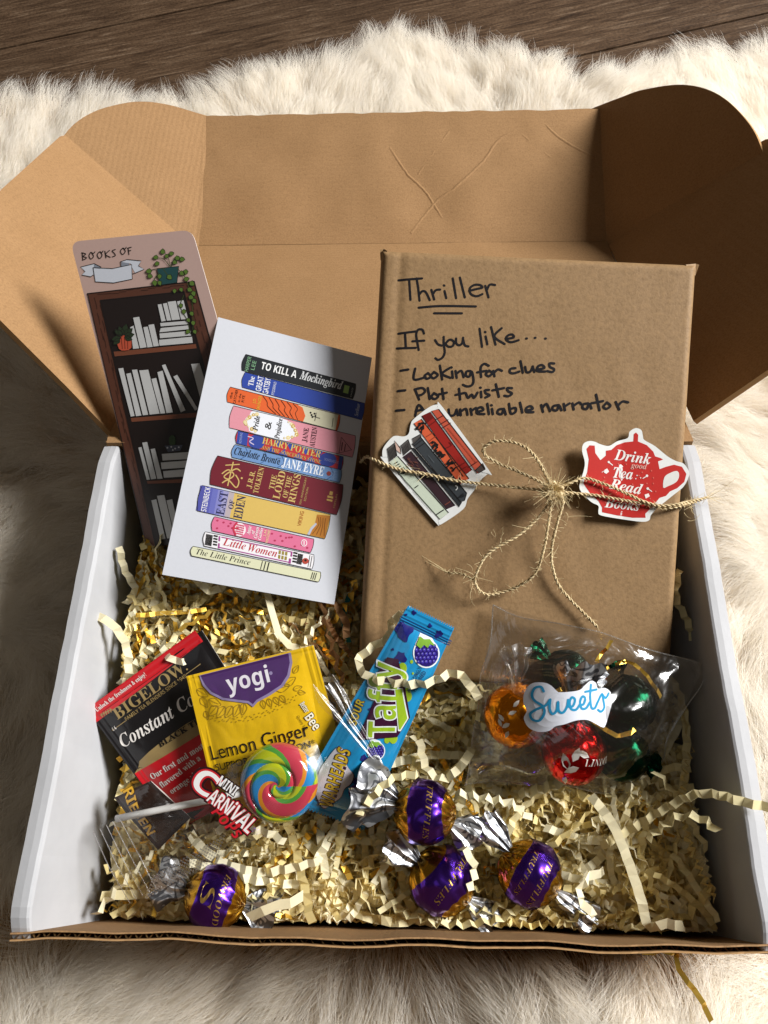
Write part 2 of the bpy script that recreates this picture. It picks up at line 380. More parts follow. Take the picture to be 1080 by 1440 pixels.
def make_fur():
    nC = 6500
    def sample(n):
        out = []
        while len(out) < n:
            x = rng.uniform(-40, 36, 4*n); y = rng.uniform(-7.5, 67, 4*n)
            w = 1.0-.0*x
            ok = (y < back_edge(x)) & ~((x > -16.3) & (x < 16.3) & (y > -.9) & (y < 23.5)) & ~((x > -11) & (x < 11) & (y > 20) & (y < 50))
            # the picture only reaches so far to the sides
            lim = 17.5+(y+8)*.24; ok &= np.abs(x-.5) < lim+4
            out += list(zip(x[ok], y[ok]))
        return np.array(out[:n])
    cc = sample(nC)
    K = 9; per = 62; n = nC*per
    ci = np.repeat(np.arange(nC), per); c = cc[ci]
    root = c+rng.normal(0, .6, (n, 2))
    def ang(p):
        x, y = p[:, 0], p[:, 1]
        a = 1.5+.9*np.sin(x*.13+1.0)*np.cos(y*.11-.4)+.7*np.sin(x*.05+y*.21+2.0)+.5*np.sin(x*.31-y*.27)
        wb = np.clip((y-40)/14, 0, 1); a = a*(1-wb)+(1.6+.5*np.sin(x*.3)-.25*np.sin(x*.11))*wb
        wr = np.clip((x-14)/4, 0, 1)*np.clip((40-y)/10, 0, 1); a = a*(1-wr)+wr*(.5+1.3*np.sin(y*.16+.6))
        wl = np.clip((-14-x)/4, 0, 1)*np.clip((44-y)/10, 0, 1); a = a*(1-wl)+wl*(2.5+1.5*np.sin(y*.19+x*.12))
        wf = np.clip((-y)/1.0, 0, 1); a = a*(1-wf)+wf*(-1.9+.75*np.sin(x*.24+.7)+.35*np.sin(x*.61))
        return a
    ca_ = ang(cc)+rng.normal(0, .22, nC); cl = rng.uniform(3.4, 5.0, nC); ch = rng.uniform(1.7, 3.0, nC); bend = rng.normal(0, .3, nC)
    shade = 1
    a = ca_[ci]+rng.normal(0, .14, n); L = cl[ci]*rng.uniform(.75, 1.1, n); Hh = ch[ci]*rng.uniform(.8, 1.2, n); bd = bend[ci]+rng.normal(0, .12, n)
    t = np.linspace(0, 1, K)[None, :]
    aa = a[:, None]+bd[:, None]*t
    stepx = np.cos(aa)*(L/(K-1))[:, None]*(.35+.75*t); stepy = np.sin(aa)*(L/(K-1))[:, None]*(.35+.75*t)
    X = root[:, :1]+np.cumsum(stepx, 1)-stepx[:, :1]; Y = root[:, 1:]+np.cumsum(stepy, 1)-stepy[:, :1]
    # pull towards the lock's own line
    aC = (ca_[:, None]+bend[:, None]*t); sx = np.cos(aC)*(cl/(K-1))[:, None]*(.35+.75*t); sy = np.sin(aC)*(cl/(K-1))[:, None]*(.35+.75*t)
    XC = (cc[:, :1]+np.cumsum(sx, 1))[ci]; YC = (cc[:, 1:]+np.cumsum(sy, 1))[ci]
    pull = (.62*t**1.2)*rng.uniform(.5, 1.0, n)[:, None]
    X = X*(1-pull)+XC*pull+.06*np.sin(9*t+rng.uniform(0, 6, n)[:, None])*t; Y = Y*(1-pull)+YC*pull+.06*np.cos(8*t+rng.uniform(0, 6, n)[:, None])*t
    Z = rug_z(X, Y)-.2+Hh[:, None]*np.sin(np.minimum(t*1.75, 2.05))*(1-.12*t)
    # the pile lies against the box instead of through it
    m = (X > -16.0) & (X < 16.2) & (Y > -.75) & (Y < 23.3)
    dl, dr, df = X+16.0, 16.2-X, Y+.75
    which = np.argmin(np.stack([dl, dr, df]), 0)
    X = np.where(m & (which == 0), -16.0-.02*dl, X); X = np.where(m & (which == 1), 16.2+.02*dr, X); Y = np.where(m & (which == 2), -.75-.02*df, Y)
    # under the lid and its flaps it is pressed down
    lidz = np.where(Y < 43.8, 10-(Y-22.6)*.376, 2.0+(Y-43.8)*.30)
    under = (np.abs(X) < 26) & (Y > 23) & (Y < 54.6); cap = lidz-.5+np.clip(np.abs(X)-15, 0, 20)*.62
    Z = np.where(under, np.minimum(Z, np.maximum(cap, .15)), Z)
    rad = (.0105*(1-.75*t**1.6))*rng.uniform(.8, 1.25, n)[:, None]
    pol = np.stack([X, Y, Z], 2)
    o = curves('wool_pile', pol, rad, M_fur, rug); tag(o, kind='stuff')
make_fur()

# ================================================================== cardboard box
K_LID = kraft('kraft_liner', lin('#9d7b56'), lin('#8f6e4a'), corr=.05, rot=math.radians(90))
K_FLAPL = kraft('kraft_flap_left', lin('#9d7b56'), lin('#8f6e4a'), corr=.16, rot=math.radians(8))
K_FLAPR = kraft('kraft_flap_right', lin('#9d7b56'), lin('#8f6e4a'), corr=.10, rot=math.radians(-8))
K_RAW = mat('raw_board_edge', lin('#a5825a'), .9, 0, .1)
K_FLUTE = mat('flute_paper', lin('#86653f'), .9, 0, .1)
M_WHITE = mat('white_board', lin('#b4b5b8'), .55, 0, .35)
_p = coords(M_WHITE); _n = noise(M_WHITE, _p, 300, 4); bump(M_WHITE, _n, 'Fac', .25, .0003); _n2 = noise(M_WHITE, _p, 18, 4); _r = ramp(M_WHITE, _n2, 'Fac', [(.3, lin('#adaeb1')[:3]), (.6, lin('#b8b9bc')[:3])]); base(M_WHITE, _r, 'Color')

box = thing('mailer_box', 'open brown and white cardboard mailing box filled with crinkled paper', 'box', (0, 11.3, 0))
b = MB(); b.slab([V3(-15.2, -.4, .35), V3(15.2, -.4, .35), V3(15.2, 22.9, .35), V3(-15.2, 22.9, .35)], V3(0, 0, .35)); b.build('bottom', K_LID, box)

def wavy(x, k=0): return .05*math.sin(x*.5+k)+.04*math.sin(x*1.3+2*k)+.03*nz(x*.9, k*7.7, 3.3)
# front wall: two liners with the fluting between them, raw edge up
def front_sheet(y0, y1, zt, m, name, k):
    xs = np.linspace(-15.3, 15.35, 120); rows = []
    for (y, zz) in ((y0, 0.0), (y0, 1), (y1, 1), (y1, 0.0)):
        rows.append([(x, y+wavy(x, k)*(1 if zz else .2)+(0 if zz else 0), (zt+.05*nz(x*2.2, k, 1)+.03*math.sin(x*.8)) if zz else .4) for x in xs])
    b = MB(); R = np.array(rows); b.grid(R[[0, 1]]); b.grid(R[[1, 2]]); b.grid(R[[2, 3]]); b.build(name, m, box)
front_sheet(-.06, .0, 10.02, K_LID, 'front_liner', 0)
front_sheet(-.31, -.25, 9.96, K_RAW, 'front_liner', 0)
xs = np.linspace(-15.25, 15.3, 900); yy = -.155+.085*np.sin(xs*2*math.pi/.42)
b = MB(); b.grid(np.stack([np.stack([xs, yy+np.array([wavy(x, 0) for x in xs]), np.full(900, 9.72)], 1), np.stack([xs, yy, np.full(900, .6)], 1)])); b.build('fluting', K_FLUTE, box)
b = MB(); b.slab([V3(-15.2, 22.6, .4), V3(15.2, 22.6, .4), V3(15.2, 22.6, 10.0), V3(-15.2, 22.6, 10.0)], V3(0, -.35, 0)); b.build('back_wall', K_LID, box)
# side walls: the white board rolls over the top
def side(sgn, name):
    prof = [(15.42, .3), (15.45, 9.2), (15.43, 10.02), (15.38, 10.12), (15.0, 10.16), (14.72, 10.15), (14.62, 10.10), (14.57, 9.98), (14.45, 7.0), (14.3, 3.5), (14.2, .4)]
    ys = np.linspace(-.32, 22.5, 60); P = np.zeros((len(prof), 60, 3))
    for i, (x, z) in enumerate(prof):
        for j, y in enumerate(ys):
            e = .07*nz(y*.22, i*.05, sgn*9)+.025*nz(y*1.3, i*.15, sgn*3)
            end = max(0, 1-(y+.32)/1.3) if z > 8.5 else 0
            dz = -.55*end*end-(.35*max(0, (y-21.4)/1.1) if z > 8 else 0)
            P[i, j] = (sgn*(x+e), y, z+(.05*nz(y*.5, 1.2, 4) if i > 1 else 0)+dz)
    b = MB(); b.grid(P if sgn > 0 else P[:, ::-1])
    for j in (0, -1):
        ring = [P[i, j] for i in range(len(prof))]; b.add(ring, [tuple(range(len(ring)))])
    o = b.build(name, M_WHITE, box, smooth=False); tag(o, 'white rolled side wall on the lit left' if sgn < 0 else 'white rolled side wall in shade on the right')
side(-1, 'side_wall'); side(1, 'side_wall')

# lid, laid open behind the box
HL, HR = V3(-15.25, 22.65, 10.0), V3(15.25, 22.65, 10.0); CLf, CRt = V3(-14.85, 43.78, 2.03), V3(14.85, 43.78, 2.03); TLf, TRt = V3(-14.65, 53.65, 5.07), V3(14.65, 53.65, 5.07)
LN = unit(np.cross(HR-HL, CLf-HL))
def sheet(A, Bq, Cq, D, nx, ny, amp, f, th, n, name, m, me=K_RAW, extra=None, edgeamp=0.0):
    """a board: front grid A-B (bottom) to D-C (top) with gentle waves, and its thickness"""
    P = np.zeros((ny, nx, 3))
    for j in range(ny):
        for i in range(nx):
            s, t = i/(nx-1), j/(ny-1); p = (A*(1-s)+Bq*s)*(1-t)+(D*(1-s)+Cq*s)*t
            w = math.sin(math.pi*min(1, max(0, s)))*.5+.5; e = amp*nz(p[0]*f, p[1]*f, 5.5)*min(1, 6*t, 6*(1-t)+.25)
            p = p+n*e*w
            if edgeamp and t > .97: p = p+(D-A)/np.linalg.norm(D-A)*edgeamp*nz(p[0]*.8, 2.2, 0)
            if extra: p = p+n*extra(s, t)
            P[j, i] = p
    b = MB(); b.grid(P, 0); b.grid((P-n*th)[::-1], 0)
    loop = [P[0, i] for i in range(nx)]+[P[j, -1] for j in range(1, ny)]+[P[-1, i] for i in range(nx-2, -1, -1)]+[P[j, 0] for j in range(ny-2, 0, -1)]
    k = len(loop)
    for i in range(k):
        a, c = loop[i], loop[(i+1) % k]; b.add([a, a-n*th, c-n*th, c], [(0, 1, 2, 3)], 1)
    o = b.build(name, [m, me], box, smooth=False)
    for p in o.data.polygons: p.use_smooth = p.material_index == 0
    return o
sheet(HL, HR, CRt, CLf, 40, 30, .10, .25, .3, LN, 'lid_panel', K_LID)
FN = unit(np.cross(CRt-CLf, TLf-CLf))
creases = [[(548, 207), (572, 243), (598, 268), (622, 306)], [(632, 184), (588, 245)], [(730, 180), (700, 198), (680, 226), (640, 264), (612, 284), (578, 328)], [(762, 170), (790, 196), (838, 222)], [(288, 222), (322, 200)], [(735, 190), (775, 222)]]
FP = Plane(CLf, FN)
cr3 = [np.array(spline([FP(u, v) for u, v in c], 8)) for c in creases]
CG = V3(0, .02, .01)
flap_ = sheet(CLf+CG, CRt+CG, TRt, TLf, 120, 44, .16, .3, .3, FN, 'front_flap', K_LID, extra=lambda s, t: -.04*math.exp(-(min(np.min(np.linalg.norm(c-((CLf*(1-s)+CRt*s)*(1-t)+(TLf*(1-s)+TRt*s)*t), axis=1)) for c in cr3)/.8)**2), edgeamp=.12)
def flap_pt(p):
    tt = np.dot(p-CLf, TLf-CLf)/np.dot(TLf-CLf, TLf-CLf); s_ = .5+np.dot(p-(CLf+CRt)/2, V3(1, 0, 0))/29.5
    e = .16*nz(p[0]*.3, p[1]*.3, 5.5)*min(1, 6*tt, 6*(1-tt)+.25); w_ = math.sin(math.pi*min(1, max(0, s_)))*.5+.5
    return p+FN*(e*w_-.035)
for k, c in enumerate(cr3):                 # raised wrinkles where the board was bent once
    c = resample(c, .12); n_ = len(c); T_ = np.gradient(c, axis=0); rows = []
    for i in range(n_):
        q_ = unit(np.cross(FN, T_[i])); ta = math.sin(math.pi*min(1, (i+.5)/n_*1.0))**.4; hh = (.045 if k < 4 else .028)*ta*(1+.5*nz(i*.25, k, 3)); j_ = q_*.05*nz(i*.3, k*3, 1)
        rows.append([flap_pt(c[i]+j_+q_*d)+FN*h_ for d, h_ in ((-.17, -.02), (-.08, hh*.35), (-.01, hh), (.04, hh*.75), (.12, -.02))])
    b = MB(); b.grid(np.array(rows)); b.build('crease_wrinkle', K_LID, flap_, smooth=True)
# rounded ears at both ends of the front flap
def hinge_plane(A, Bq, out, n, ang):
    ax = unit(Bq-A); o = unit(np.cross(ax, n)); o = o if np.dot(o, out) > 0 else -o
    d = o*math.cos(ang)+n*math.sin(ang); nn = np.cross(d, ax); nn = nn if nn[2] > 0 else -nn
    return Plane(A, nn)
def outline_board(name, pl, px, th, m, extra_pts=None, label=None, hinge=()):
    pts = list(hinge)+[pl(u, v) for u, v in px]; b = MB(); b.slab(pts, pl.N*th, 0, 1); o = b.build(name, [m, K_RAW], box)
    if label: tag(o, label)
    return o
EL = hinge_plane(CLf, TLf, V3(-1, 0, 0), FN, math.radians(24)); ER = hinge_plane(CRt, TRt, V3(1, 0, 0), FN, math.radians(52))
g = lambda A, Bq: (A+(Bq-A)*.02, A+(Bq-A)*.995)
earL = spline([(292, 163), (268, 156), (240, 148), (208, 143), (175, 145), (130, 158), (95, 184), (70, 230), (70, 290), (120, 345), (200, 362), (284, 352)], 6)
outline_board('flap_ear', EL, [tuple(p) for p in earL], .28, K_FLAPL, hinge=[EL.P+(TLf-CLf)*.03+V3(.22, 0, -.05)], label='rounded ear of the front flap in the light')
earR = spline([(831, 153), (870, 138), (905, 126), (960, 119), (1005, 130), (1040, 158), (1066, 196), (1078, 250), (1060, 310), (1000, 350), (920, 366), (846, 350)], 6)
outline_board('flap_ear', ER, [tuple(p) for p in earR], .28, K_FLAPR, hinge=[ER.P+(TRt-CRt)*.03+V3(-.22, 0, -.05)], label='rounded ear of the front flap in shade')
SLp = hinge_plane(HL, CLf, V3(-1, 0, 0), LN, math.radians(48)); SRp = hinge_plane(HR, CRt, V3(1, 0, 0), LN, math.radians(48))
outline_board('side_flap', SLp, [(166, 619), (95, 545), (0, 450), (-70, 376), (-66, 330), (0, 268), (84, 192), (92, 190), (276, 350)], .32, K_FLAPL, label='lid side flap lit by the window')
outline_board('side_flap', SRp, [(975, 592), (1080, 520), (1160, 464), (1172, 420), (1172, 250), (1110, 190), (1076, 196), (1040, 216), (856, 345)], .32, K_FLAPR, label='lid side flap in deep shade')
# ================================================================== the wrapped book
BT, BR_ = math.radians(26.08), math.radians(-3.21)
_Y = V3(0, math.cos(BT), math.sin(BT)); _X = V3(1, 0, 0); BN = np.cross(_X, _Y)
_r = lambda v: v*math.cos(BR_)+np.cross(BN, v)*math.sin(BR_)
BX, BY = _r(_X), _r(_Y); BTL = V3(-.64, 29.42, 16.61); BW, BL, BTH = 15.0, 20.6, 2.3
K_WRAP = kraft('kraft_wrapping_paper', lin('#937653'), lin('#8a6e4c'), fib=520, spec=.3, ani=0.0)
_pb = K_WRAP.node_tree.nodes['Principled BSDF']; _pb.inputs['Roughness'].default_value = .62
_w = coords(K_WRAP, (14, 5, 9), (0, 0, .5)); _wn = noise(K_WRAP, _w, 2.0, 5, .55, 1.5); bump(K_WRAP, _wn, 'Fac', .05, .004, _pb.inputs['Normal'].links[0].from_node)
BPl = Plane(BTL, BN)
def bsurf(x, y):                            # height of the wrapped front: rounded edges, slight hollows
    d = min(x, BW-x, -y, y+BL); R = .40
    h = -(R-math.sqrt(max(0, R*R-(R-min(d, R))**2))) if d < R else 0
    h += .05*nz(x*.22, y*.22, 3)+.018*nz(x*.9, y*.5, 8)+.03*max(0, nz(x*.55+y*.2, y*.12, 21)-.1)
    tw = abs((y+11.0)-(x-8.5)*-.13)            # the paper is drawn in a little along the twine
    h -= .03*math.exp(-(tw/.5)**2)
    h += -.05*math.exp(-((x-.95)/.22)**2)    # groove along the spine
    return h
def blmap(u, v, h=0):                        # picture point -> on the wrapping paper
    p = BPl(u, v); x, y = np.dot(p-BTL, BX), np.dot(p-BTL, BY); x_, y_ = min(max(x, .02), BW-.02), max(min(y, -.02), -BL+.02)
    return BTL+BX*x+BY*y+BN*(bsurf(x_, y_)+h)
book = thing('wrapped_book', 'book wrapped in brown kraft paper with handwritten hints, leaning on the box back', 'wrapped book', BTL+BX*BW/2-BY*BL-BN*BTH)
xs = np.unique(np.r_[np.linspace(0, .6, 9), np.linspace(.6, 1.4, 9), np.linspace(1.4, BW-.6, 46), np.linspace(BW-.6, BW, 9)]); ys = -np.unique(np.r_[np.linspace(0, .6, 9), np.linspace(.6, BL-.6, 60), np.linspace(BL-.6, BL, 9)])
b = MB(); F = np.array([[BTL+BX*x+BY*y+BN*bsurf(min(max(x, .0), BW), max(min(y, 0), -BL)) for x in xs] for y in ys])
def ring(off, drop): return None
b.grid(F[:, ::1])
loop = [F[0, i] for i in range(len(xs))]+[F[j, -1] for j in range(1, len(ys))]+[F[-1, i] for i in range(len(xs)-2, -1, -1)]+[F[j, 0] for j in range(len(ys)-2, 0, -1)]
cxy = BTL+BX*BW/2-BY*BL/2
def lower(p, k, z):
    q = p-BN*np.dot(p-BTL, BN); return q+(cxy-q)*k-BN*z
rings = [loop, [lower(p, -.004, 1.0) for p in loop], [lower(p, -.002, 1.7) for p in loop], [lower(p, .02, 2.2) for p in loop], [lower(p, .05, BTH) for p in loop]]
b.grid(np.array([r+[r[0]] for r in rings])); k = len(loop); b.add(rings[-1], [tuple(range(k))])
o = b.build('paper_cover', K_WRAP, book, smooth=True)
# folded points of paper at the two top corners
def fold(pts, name):
    b = MB(); b.slab(pts, BN*.03); b.build(name, K_WRAP, book)
c0 = BTL
fold([c0+BX*-.02+BY*-.45-BN*.35, c0+BX*.3+BY*-.05-BN*.12, c0+BX*.10+BY*.16-BN*.5, c0+BX*-.08+BY*.12-BN*.5], 'corner_fold')
c1 = BTL+BX*BW
fold([c1+BX*-.55+BY*-.06-BN*.10, c1+BX*.0+BY*-.5-BN*.3, c1+BX*.17+BY*.04-BN*.35, c1+BX*.02+BY*.10-BN*.4], 'corner_fold')
M_ink = inkmat('marker_ink', .45, .3, 0, .25)
art = Art(blmap, .004); INK = lin('#17151a')
art.view(550, 380, 4.32)
HW = [[(45, 60), (120, 55), (188, 50)], [(110, 58), (118, 180)], [(155, 50), (165, 110), (173, 185)], [(170, 150), (190, 128), (212, 135), (235, 182)],
 [(245, 120), (262, 178)], [(255, 145), (272, 122), (298, 118)], [(325, 127), (335, 170)], [(321, 92), (324, 94)], [(375, 50), (395, 170)], [(418, 45), (448, 165)],
 [(475, 125), (530, 112), (555, 105), (540, 90), (505, 90), (478, 112), (485, 145), (520, 158), (555, 145)], [(572, 95), (592, 165)], [(582, 120), (600, 88), (632, 90)],
 [(168, 228), (300, 218), (515, 220)], [(262, 262), (430, 262)], [(45, 385), (150, 372)], [(85, 380), (90, 470)], [(35, 475), (150, 472)],
 [(200, 385), (190, 362), (165, 362), (153, 390), (160, 440), (168, 485)], [(130, 432), (202, 428)], [(268, 425), (285, 450), (308, 458)], [(320, 405), (320, 450), (326, 490), (322, 515), (308, 535), (285, 545), (270, 535)],
 [(350, 425), (333, 447), (350, 465), (375, 460), (382, 435), (362, 422), (348, 428)], [(395, 415), (397, 445), (415, 456), (433, 442), (438, 410)], [(438, 420), (448, 455), (470, 463)],
 [(538, 355), (553, 465)], [(575, 402), (585, 450)], [(571, 374), (574, 376)], [(608, 345), (635, 452)], [(672, 352), (628, 402), (690, 448)],
 [(700, 417), (745, 408), (735, 390), (708, 398), (698, 420), (728, 437), (775, 425)], [(821, 415), (825, 415)], [(873, 411), (877, 411)], [(936, 415), (940, 415)]]
for s_ in HW: art.stroke(s_, 14, INK, 2)
art.view(550, 490, 3.0857)
HW2 = [[(42, 97), (75, 92)], [(105, 88), (100, 135), (150, 125)], [(160, 108), (145, 120), (155, 132), (173, 122), (160, 107)], [(187, 103), (173, 118), (185, 130), (203, 115), (186, 102)],
 [(212, 75), (222, 135)], [(255, 85), (222, 110), (258, 128)], [(265, 100), (268, 128)], [(261, 82), (263, 83)], [(280, 98), (285, 128)], [(284, 110), (305, 97), (315, 125)],
 [(345, 98), (328, 100), (325, 118), (340, 122), (350, 100), (358, 140), (350, 160), (330, 165), (312, 158)], [(415, 76), (395, 68), (380, 85), (382, 125)], [(365, 105), (405, 98)],
 [(417, 98), (402, 112), (415, 122), (430, 108), (416, 97)], [(435, 98), (440, 122)], [(438, 107), (455, 92), (472, 98)], [(540, 85), (520, 88), (515, 102), (530, 108), (557, 100)], [(562, 55), (572, 105)],
 [(582, 80), (588, 102), (605, 100), (615, 78)], [(615, 80), (622, 102)], [(632, 92), (665, 85), (655, 72), (638, 78), (635, 98), (670, 100)], [(708, 65), (688, 65), (690, 80), (708, 90), (700, 102), (678, 98)],
 [(30, 185), (62, 182)], [(105, 180), (122, 222)], [(103, 178), (135, 172), (148, 185), (135, 200), (115, 205)], [(160, 172), (168, 220)], [(187, 195), (175, 210), (190, 220), (205, 207), (186, 194)],
 [(222, 175), (228, 220)], [(205, 200), (242, 192)], [(295, 175), (300, 222)], [(280, 202), (320, 193)], [(325, 195), (335, 215), (350, 200), (360, 215), (375, 192)], [(390, 188), (392, 212)], [(387, 170), (389, 171)],
 [(425, 180), (408, 182), (412, 195), (428, 203), (410, 213)], [(455, 155), (468, 210)], [(440, 182), (490, 172)], [(525, 172), (505, 172), (508, 185), (525, 195), (510, 207), (492, 205)],
 [(22, 270), (58, 267)], [(105, 292), (120, 245), (150, 280)], [(108, 272), (138, 265)], [(162, 268), (166, 288)], [(166, 275), (182, 262), (190, 286)],
 [(250, 265), (255, 290), (275, 288), (285, 265)], [(285, 268), (291, 290)], [(300, 265), (303, 290)], [(303, 274), (325, 262), (332, 288)], [(345, 262), (350, 288)], [(348, 272), (368, 258)],
 [(372, 275), (400, 268), (392, 255), (375, 262), (374, 282), (405, 285)], [(418, 240), (425, 285)], [(438, 262), (442, 285)], [(435, 246), (437, 247)], [(490, 262), (468, 265), (462, 280), (480, 285), (490, 265), (498, 286)],
 [(512, 240), (520, 282), (540, 275), (540, 258), (520, 262)], [(560, 235), (570, 278)], [(585, 270), (615, 262), (605, 250), (588, 258), (588, 275), (618, 276)],
 [(652, 245), (660, 275)], [(658, 257), (675, 240), (690, 272)], [(728, 245), (705, 250), (702, 265), (720, 268), (730, 248), (740, 268)], [(750, 240), (755, 268)], [(753, 252), (775, 238)], [(788, 238), (793, 265)],
 [(791, 250), (815, 234), (826, 242)], [(855, 238), (835, 242), (832, 258), (850, 262), (860, 240), (870, 260)], [(890, 200), (905, 268)], [(868, 238), (920, 228)], [(937, 235), (922, 252), (935, 262), (952, 248), (936, 234)],
 [(975, 232), (990, 265)], [(985, 247), (1005, 230), (1028, 234)]]
for s_ in HW2:
    if all(360 < x < 476 and 60 < y < 130 for x, y in s_): s_ = [(x+9, y-1) for x, y in s_]
    art.stroke(s_, 10.5, INK, 2)
mb = MB(); art.into(mb, 4); o = mb.build('handwriting', [M_ink], book, ink=True); tag(o, 'black marker handwriting on the wrapping paper')

# ------------------------------------------------------------------ two stickers under the twine
M_VINYL = inkmat('sticker_vinyl', .35, .5, 0, .03); M_EDGE = mat('sticker_edge', lin('#e9e9e6'), .5)
def sticker(name, label, outline_px, vw, base_h, curl, draw, group=None, white='#eceeec'):
    pts = [np.array([vw[0]+x/vw[2], vw[1]+y/vw[2]]) for x, y in outline_px]; pts = spline(pts, 4, True)
    c = np.mean(pts, axis=0)
    def mp(u, v, h=0):
        d = np.array([u, v])-c; return BPl(u, v, base_h+.03+h+curl(d))
    n = len(pts); inner = [[c+(p-c)*k for p in pts] for k in (1, .8, .55, .3, .1)]
    b = MB()
    R = np.array([[mp(*p) for p in r]+[mp(*r[0])] for r in inner]); b.grid(R[:, ::-1] if True else R, 0, lin(white)); b.add([mp(*p) for p in inner[-1]], [tuple(range(n))[::-1]], 0, lin(white))
    R2 = np.array([[mp(*p) for p in pts+[pts[0]]], [mp(*p, -.045) for p in pts+[pts[0]]]]); b.grid(R2, 0, lin('#dddddb'))
    b.grid(np.array([[mp(*p, -.045) for p in r]+[mp(*r[0], -.045)] for r in inner]), 0, lin('#b9b9b5'))
    a = Art(mp, .006); a.view(*vw); draw(a); a.into(b, 5)
    o = b.build(name, [M_VINYL], None, ink=True); return tag(o, label, 'sticker', group)
def draw_books(a):
    K = lin('#1d1a1b')
    def spine(q, col): a.poly(q, col, 1); a.stroke(q, 5, K, 3, sm=0, closed=True)
    spine([(622, 385), (672, 372), (990, 785), (935, 815)], lin('#c4573f'))
    spine([(555, 418), (612, 392), (900, 790), (840, 835)], lin('#9c231c'))
    spine([(500, 470), (552, 440), (880, 850), (815, 890)], lin('#d8613c'))
    spine([(488, 610), (545, 560), (865, 950), (850, 1000), (822, 1010)], lin('#3b4044'))
    spine([(480, 640), (500, 640), (830, 1015), (812, 1045)], lin('#2b3033'))
    spine([(425, 700), (480, 660), (785, 1035), (725, 1060)], lin('#37232a'))
    spine([(330, 740), (390, 695), (740, 1085), (680, 1130)], lin('#cfdac6'))
    # page blocks at the far ends
    for q in ([(318, 645), (365, 605), (385, 690), (330, 735)], [(410, 625), (462, 580), (485, 640), (430, 690)], [(490, 575), (545, 545), (552, 560), (495, 615)]): spine(q, lin('#5b5754'))
    spine([(368, 588), (408, 640), (412, 680), (378, 655)], lin('#d9b9ab'))
    spine([(920, 795), (975, 745), (992, 785), (950, 810)], lin('#4b403c'))
    for k in range(6): a.stroke([(325+k*8, 660-k*7), (345+k*8, 725-k*6)], 3, K, 4); a.stroke([(415+k*9, 640-k*8), (435+k*8, 685-k*6)], 3, K, 4)
    # bands, patterns
    for (p, q) in (((660, 440), (705, 415)), ((685, 475), (735, 445)), ((700, 500), (752, 468)), ((880, 770), (935, 735))): a.stroke([p, q], 7, lin('#5a1c18'), 4)
    a.poly([(560, 420), (612, 393), (640, 430), (590, 468)], lin('#6d1613'), 3)
    for (p, q) in (((800, 770), (850, 740)), ((815, 795), (866, 765)), ((600, 490), (650, 455))): a.stroke([p, q], 6, lin('#6b1411'), 4)
    a.stroke([(720, 640), (760, 620), (745, 600)], 5, lin('#6b1411'), 4); a.stroke([(735, 500), (930, 740)], 4, lin('#a34632'), 4)
    rs = random.Random(3)
    for cx, cy, n in ((545, 495, 7), (640, 630, 9), (690, 690, 9), (750, 760, 9), (820, 850, 6)):
        for i in range(n):
            x, y = cx+rs.uniform(-26, 26), cy+rs.uniform(-26, 26); a.stroke([(x, y), (x+rs.uniform(-16, 16), y+rs.uniform(-16, 16)), (x+rs.uniform(-20, 20), y+rs.uniform(-20, 20))], 9, K, 4)
    for (p, q) in (((590, 560), (640, 530)), ((610, 590), (650, 560))): a.stroke([p, q], 5, lin('#8d3823'), 4)
    a.stroke([(510, 620), (555, 585)], 5, K, 4); a.stroke([(525, 640), (575, 605)], 5, K, 4); a.stroke([(785, 900), (795, 900), (800, 915), (790, 928)], 6, lin('#d6d8d6'), 4)
    for k in range(5): a.stroke([(800+k*9, 985-k*2), (838+k*4, 950+k*4)], 3, lin('#1d2022'), 4)
    for k in range(16):
        x, y = 452+rs.uniform(0, 80), 700+rs.uniform(0, 90); a.stroke([(x, y), (x+14, y+10)], 4, lin('#6d4238'), 4)
    for k in range(6): a.stroke([(372+k*11, 745+k*14), (388+k*11, 735+k*14)], 7, K, 4)
    a.stroke([(430, 770), (440, 800), (400, 820)], 5, K, 4); a.stroke([(510, 912), (530, 897)], 6, K, 4); a.stroke([(395, 800), (480, 915)], 3, lin('#7d8a77'), 4); a.stroke([(500, 935), (632, 1082)], 3, lin('#7d8a77'), 4); a.stroke([(660, 1095), (705, 1065)], 7, K, 4)
    a.stroke([(715, 1030), (750, 1008)], 5, lin('#8a4b3a'), 4); a.stroke([(600, 690), (640, 740)], 3, lin('#5d6468'), 4)
sticker('book_stack_sticker', 'white bordered sticker of a tilted pile of red, grey and green books', [(660, 340), (700, 360), (1015, 790), (1010, 815), (960, 860), (915, 930), (870, 990), (840, 1060), (700, 1158), (670, 1162), (640, 1140), (300, 740), (285, 700), (290, 640), (345, 570), (380, 555), (430, 560), (465, 540), (478, 480), (500, 440), (600, 362)],
        (480, 500, 4.909), .10, lambda d: .0022*max(0, d[0]*.8-20)*.5, draw_books)
